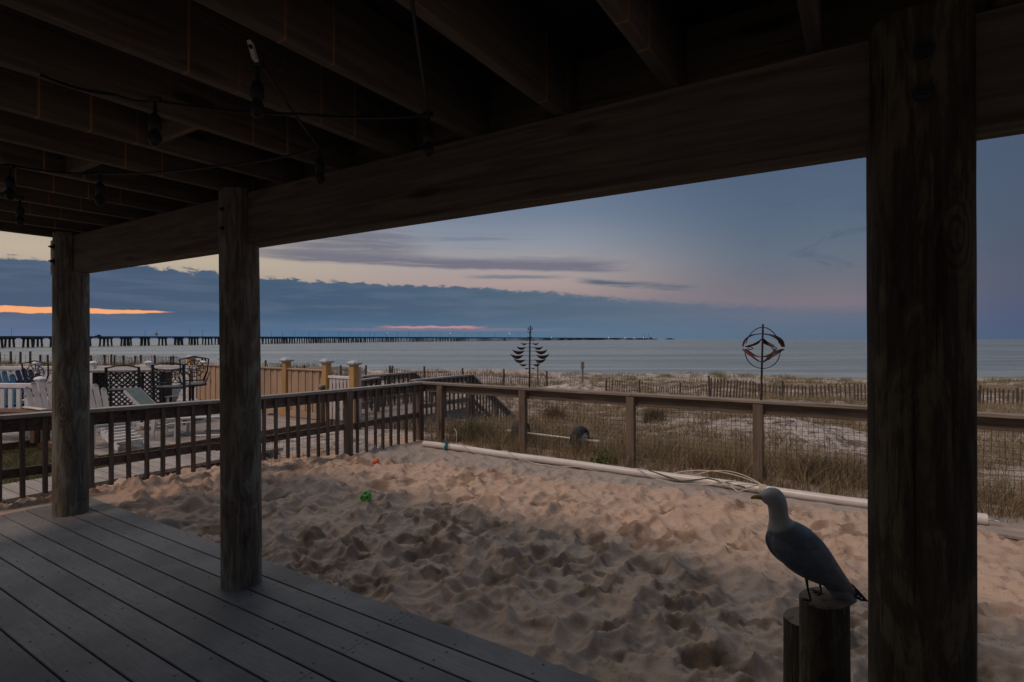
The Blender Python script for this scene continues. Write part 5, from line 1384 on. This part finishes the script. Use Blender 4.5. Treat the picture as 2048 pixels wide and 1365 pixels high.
# works island with cranes where the bridge dips into the tunnel
def far(px, Y_): return Vector(((px-CX)/F*Y_, Y_, SEA))
b0 = far(1296, 5200); k_ = 5200/F
isl = thing('works_island', 'distant bridge island with two thin crane masts on the horizon', 'island', b0)
m_ = MB(); m_.prism([(-14*k_, 0), (-12*k_, 1.9*k_), (14*k_, 1.6*k_), (17*k_, 0)], -60, 60, 'xz'); m_.build('rock_base', M['concrete'], isl)
m_ = MB(); m_.box((3*k_, -20, 1.5*k_), (8*k_, 20, 3.6*k_)); m_.box((5*k_, -15, 3.55*k_), (6*k_, 15, 5.2*k_)); m_.build('building', M['concrete'], isl)
for x_, h_, lx in ((-6.3, 11, -1), (.2, 13, 1.3)):
    m_ = MB(); m_.tube([(x_*k_, 0, 1.4*k_), ((x_+lx*.4)*k_, 0, h_*k_)], [.32*k_, .2*k_], 5); m_.tube([(x_*k_, 5, 3*k_), ((x_+lx)*k_, 5, h_*.9*k_)], .14*k_, 5); m_.build('crane_mast', M['concrete'], isl)
b0 = far(1340, 6200); k_ = 6200/F
shp = thing('work_barge', 'tiny far work barge with a mast right of the bridge island', 'barge', b0)
m_ = MB(); m_.prism([(-7*k_, 0), (-8*k_, 1.6*k_), (9*k_, 1.5*k_), (7*k_, 0)], -25, 25, 'xz'); m_.build('hull', M['concrete'], shp)
m_ = MB(); m_.box((-3*k_, -15, 1.4*k_), (3*k_, 15, 2.8*k_)); m_.build('cabin', M['concrete'], shp)
m_ = MB(); m_.tube([(-6.5*k_, 0, 1.2*k_), (-6.3*k_, 0, 6*k_)], .2*k_, 5); m_.build('mast', M['concrete'], shp)

# ------------------------------------------------------------------ grass
rs = np.random.RandomState(12)
def blades(name, lab, x, y, z, h, w_, leanm, cols, seed=0, mat_=None, kind='stuff', loc=None, cat=None, group=None, segs=3, dirb=None):
    r_ = np.random.RandomState(seed); n = len(x); a = r_.rand(n)*2*np.pi if dirb is None else dirb
    fa = r_.rand(n)*np.pi; ln = leanm*h*(.3+r_.rand(n)); dx, dy = np.cos(a), np.sin(a); px_, py_ = np.cos(fa)*w_/2, np.sin(fa)*w_/2
    V_ = []; 
    for k in range(segs+1):
        t = k/segs; cx_ = x+dx*ln*t**1.9; cy_ = y+dy*ln*t**1.9; cz_ = z+h*(t-.12*t*t*leanm); s_ = (1-t)**.8 if k < segs else 0
        if k < segs: V_ += [np.stack([cx_-px_*s_, cy_-py_*s_, cz_], 1), np.stack([cx_+px_*s_, cy_+py_*s_, cz_], 1)]
        else: V_ += [np.stack([cx_, cy_, cz_], 1)]
    m_ = len(V_); co = np.stack(V_, 1).reshape(-1, 3); base = np.arange(n)*m_
    quads = np.concatenate([np.stack([base+2*k, base+2*k+1, base+2*k+3, base+2*k+2], 1) for k in range(segs-1)]); tri = np.stack([base+2*segs-2, base+2*segs-1, base+2*segs], 1)
    if loc is not None: co = co-np.array(loc)
    me = bpy.data.meshes.new(name); me.vertices.add(len(co)); me.vertices.foreach_set('co', co.astype(np.float32).ravel())
    li = np.concatenate([quads.ravel(), tri.ravel()]).astype(np.int32); me.loops.add(len(li)); me.loops.foreach_set('vertex_index', li)
    st = np.concatenate([np.arange(len(quads))*4, len(quads)*4+np.arange(len(tri))*3]).astype(np.int32); me.polygons.add(len(st)); me.polygons.foreach_set('loop_start', st)
    me.update(calc_edges=True)
    cols = np.array(cols); ci = r_.randint(0, len(cols), n); cc = cols[ci]*(.75+.5*r_.rand(n, 1)); cc = np.concatenate([cc, np.ones((n, 1))], 1)
    at = me.color_attributes.new('tint', 'FLOAT_COLOR', 'POINT'); at.data.foreach_set('color', np.repeat(cc, m_, 0).astype(np.float32).ravel())
    me.materials.append(mat_ or M['grass']); o_ = bpy.data.objects.new(name, me); C.objects.link(o_)
    if loc is not None: o_.location = loc
    tag(o_, lab, cat, group, kind); return o_
STRAW = [(.34,.27,.18),(.28,.22,.15),(.22,.165,.11),(.30,.25,.17),(.17,.15,.08)]
BROWN = [(.24,.165,.10),(.18,.12,.075),(.28,.20,.13),(.15,.105,.06),(.21,.17,.10)]
GREEN = [(.07,.09,.035),(.10,.11,.045),(.15,.14,.07),(.055,.075,.03)]
def clumps(cx, cy, n, rad, seed):
    r_ = np.random.RandomState(seed); k = np.repeat(np.arange(len(cx)), n); a = r_.rand(len(k))*2*np.pi; q = np.sqrt(r_.rand(len(k)))*rad
    return cx[k]+np.cos(a)*q, cy[k]+np.sin(a)*q, k
# A strip of tall dry grass right behind the mesh
u_ = rs.uniform(-6.1, 7, 2000); v_ = 6.74+rs.rand(2000)**1.2*3.0; cx = UA[0]*u_+VA[0]*v_; cy = UA[1]*u_+VA[1]*v_
kp = fbm(u_*1.1, v_*1.1, 91) > .22; cx, cy = cx[kp], cy[kp]
x, y, k = clumps(cx, cy, 22, .10, 3); hs = (.12+.40*rs.rand(len(cx))*np.clip((v_[kp]-6.5)/.6, .35, 1))[k]*(.6+.6*rs.rand(len(k)))
blades('dune_grass', 'tall dry brown grass growing thickly behind the mesh railing', x, y, np.where(VA[0]*x+VA[1]*y < 7.3, -.11, terrain(x, y)-.02), hs, .0055, .8, BROWN+STRAW*2+[(.38,.32,.23),(.36,.30,.20),(.12,.13,.06)], 1)
# B sparse clumps over the dune
Y_ = 8.6+ rs.rand(20000)**1.15*30; t_ = rs.uniform(-.42, 1.15, 20000); cx = t_*Y_; cy = Y_
den = fbm(cx*.32, cy*.32, 95)+.35*(fbm(cx*1.3, cy*1.3, 96)-.5); uu_, vv_ = UA[0]*cx+UA[1]*cy, VA[0]*cx+VA[1]*cy
kp = (den > .42) & (vv_ > 8.2) & ~((uu_ < -8.3) & (uu_ > -11) & (vv_ < 13.9)) & (uu_ > -16); cx, cy = cx[kp], cy[kp]
x, y, k = clumps(cx, cy, 13, .17, 4); hs = (.10+.26*rs.rand(len(cx)))[k]*(.5+.7*rs.rand(len(k)))
blades('sparse_grass', 'low straw coloured grass scattered over the dune sand', x, y, terrain(x, y)-.02, hs, .007+.00028*y, .9, STRAW*2+BROWN[:1]+[(.38,.32,.23),(.13,.13,.07)], 2)
# low dark debris: short flat tangled stems
Y_ = 8.6+ rs.rand(52000)**1.1*26; t_ = rs.uniform(-.35, 1.15, 52000); cx = t_*Y_; cy = Y_
kp = (fbm(cx*.5, cy*.5, 105)+.4*(fbm(cx*2.2, cy*2.2, 106)-.5) > .46) & (VA[0]*cx+VA[1]*cy > 7.6); cx, cy = cx[kp], cy[kp]
blades('ground_litter', 'dark stems and seaweed litter lying on the dune sand', cx, cy, terrain(cx, cy)+.0, np.full(len(cx), .035)+.05*rs.rand(len(cx)), .012+.0003*cy, 4.5, [(.07,.055,.045),(.11,.085,.065),(.16,.13,.10)], 6)
# C crest of the dune
Y_ = rs.uniform(37, 53, 1500); t_ = rs.uniform(-1.15, 1.15, 1500); cx = t_*Y_; cy = Y_
kp = (fbm(cx*.16, cy*.3, 99) > .44) | (t_ < -.62); cx, cy = cx[kp], cy[kp]
x, y, k = clumps(cx, cy, 26, .55, 5); hs = (.22+.5*rs.rand(len(cx)))[k]*(.5+.6*rs.rand(len(k)))
blades('crest_grass', 'tufts of marram grass along the dune crest before the water', x, y, terrain(x, y)-.04, hs, .03, .45, [(.25,.20,.11),(.17,.15,.08),(.12,.12,.06),(.28,.23,.15)], 3)
# D lawn
u_ = rs.uniform(-14, -8.35, 30000); v_ = rs.uniform(-1.5, 5.0, 30000); kp = (fbm(u_*1.5, v_*1.5, 101)+(v_ < 4.2)*.12 > .48) & ~((u_ < -12.4) & (v_ < 3.8)) & ~((u_ < -9.9) & (v_ > 3.7)); u_, v_ = u_[kp], v_[kp]
x = UA[0]*u_+VA[0]*v_; y = UA[1]*u_+VA[1]*v_
blades('lawn_grass', 'short green and tan lawn between the deck and plank path', x, y, terrain(x, y)-.01, .04+.08*rs.rand(len(x)), .006, .8, [(.07,.085,.03),(.10,.10,.045),(.16,.135,.075),(.05,.065,.022)], 4)
def weeds(name, lab, cat, u0_, u1_, v0_, v1_, n, h_, seed, cols=GREEN, w_=.012, ln=.6, rad=.06, nb=16, kind=None, group=None):
    r_ = np.random.RandomState(seed); cu_ = r_.uniform(u0_, u1_, n); cv_ = r_.uniform(v0_, v1_, n); cx = UA[0]*cu_+VA[0]*cv_; cy = UA[1]*cu_+VA[1]*cv_
    x, y, k = clumps(cx, cy, nb, rad, seed+1); q = W((u0_+u1_)/2, (v0_+v1_)/2); q.z = th(q.x, q.y)
    return blades(name, lab, x, y, terrain(x, y)-.02, h_*(.5+.7*r_.rand(len(x))), w_, ln, cols, seed+2, None, kind, tuple(q), cat, group)
weeds('low_weeds', 'low bright green weeds creeping along the edge of the bleached deck', None, -9.85, -9.3, 5.2, 7.3, 60, .10, 301, [(.05,.10,.025),(.07,.13,.035)], .022, 1.0, .10, 18, 'stuff')
weeds('low_weeds', 'green weeds at the near corner of the neighbouring deck', None, -9.9, -9.4, 3.6, 4.6, 30, .09, 305, [(.05,.10,.025),(.07,.13,.035)], .022, 1.0, .09, 16, 'stuff')
weeds('grass_tuft', 'tall green grass tuft behind the corner end of the mesh railing', 'plant', -5.75, -5.0, 7.12, 7.6, 26, .50, 311, GREEN, .007, .55, .10, 30)
weeds('grass_tuft', 'green grass tuft between the first mesh bay and the boardwalk stairs', 'plant', -5.0, -4.4, 7.5, 8.4, 26, .42, 315, GREEN+BROWN[:1], .008, .6, .12, 30)
def spot(px, v_): t = (px-CX)/F; Y_ = v_/(VA[0]*t+VA[1]); return UV(t*Y_, Y_)[0]
for i, (px, v_, h_, cl_, lab) in enumerate([(1105, 12.0, .55, BROWN[:2]+[(.10,.075,.045)], 'dark dried grass tuft in the dunes beyond the cart'), (1303, 13.0, .42, [(.09,.08,.06),(.12,.10,.07)], 'small dark tuft alone on pale dune sand'),
        (1445, 7.3, .36, BROWN, 'russet grass tuft leaning on the mesh left of the round spinner post'), (1655, 7.4, .46, BROWN+[(.12,.10,.05)], 'tall brown grass tuft behind mesh, left of the thick post'), (1150, 7.35, .26, [(.30,.19,.12),(.24,.15,.09)], 'rusty orange grass tuft in front of the cart tyre')]):
    u_ = spot(px, v_); s_ = .18 if v_ > 8 else .34
    weeds('grass_tuft', lab, 'plant', u_-s_, u_+s_, v_-.1, v_+.22, 12 if v_ > 8 else 30, h_, 331+i*5, cl_, .009 if v_ < 8 else .014, .6, .14, 34)
# broad leaved green plant beside the cart
u_ = spot(1212, 7.0); q = W(u_, 7.0); q.z = -.09
lp = thing('leafy_plant', 'broad leaved green plant behind the mesh beside the cart', 'plant', q)
m_ = MB(); r_ = random.Random(4)
for i in range(46):
    a = r_.uniform(0, 6.28); L = r_.uniform(.16, .34); el_ = r_.uniform(.5, 1.4); bx0 = r_.uniform(-.2, .2); by0 = r_.uniform(-.08, .08); d_ = Vector((math.cos(a)*math.cos(el_), math.sin(a)*math.cos(el_), math.sin(el_)))
    n_ = d_.cross(Vector((0,0,1))).normalized(); P = []; wd = r_.uniform(.018, .032)
    for k in range(5):
        t = k/4; c_ = Vector((bx0, by0, .0))+d_*L*t-Vector((0,0,.09*t*t)); w_ = wd*math.sin(math.pi*(.12+.85*t)); P += [c_-n_*w_, c_+Vector((0,0,-.006)), c_+n_*w_]
    m_.q(P, [f for k in range(4) for f in ((k*3, k*3+1, k*3+4, k*3+3), (k*3+1, k*3+2, k*3+5, k*3+4))])
m_.build('leaves', M['leaf'], lp, (0,0,0), False, False)
m_ = MB(); [m_.tube([(r_.uniform(-.12,.12), 0, 0), (r_.uniform(-.2,.2), .02, .22)], .005, 5) for i in range(1)]; m_.build('stem', M['leaf'], lp)
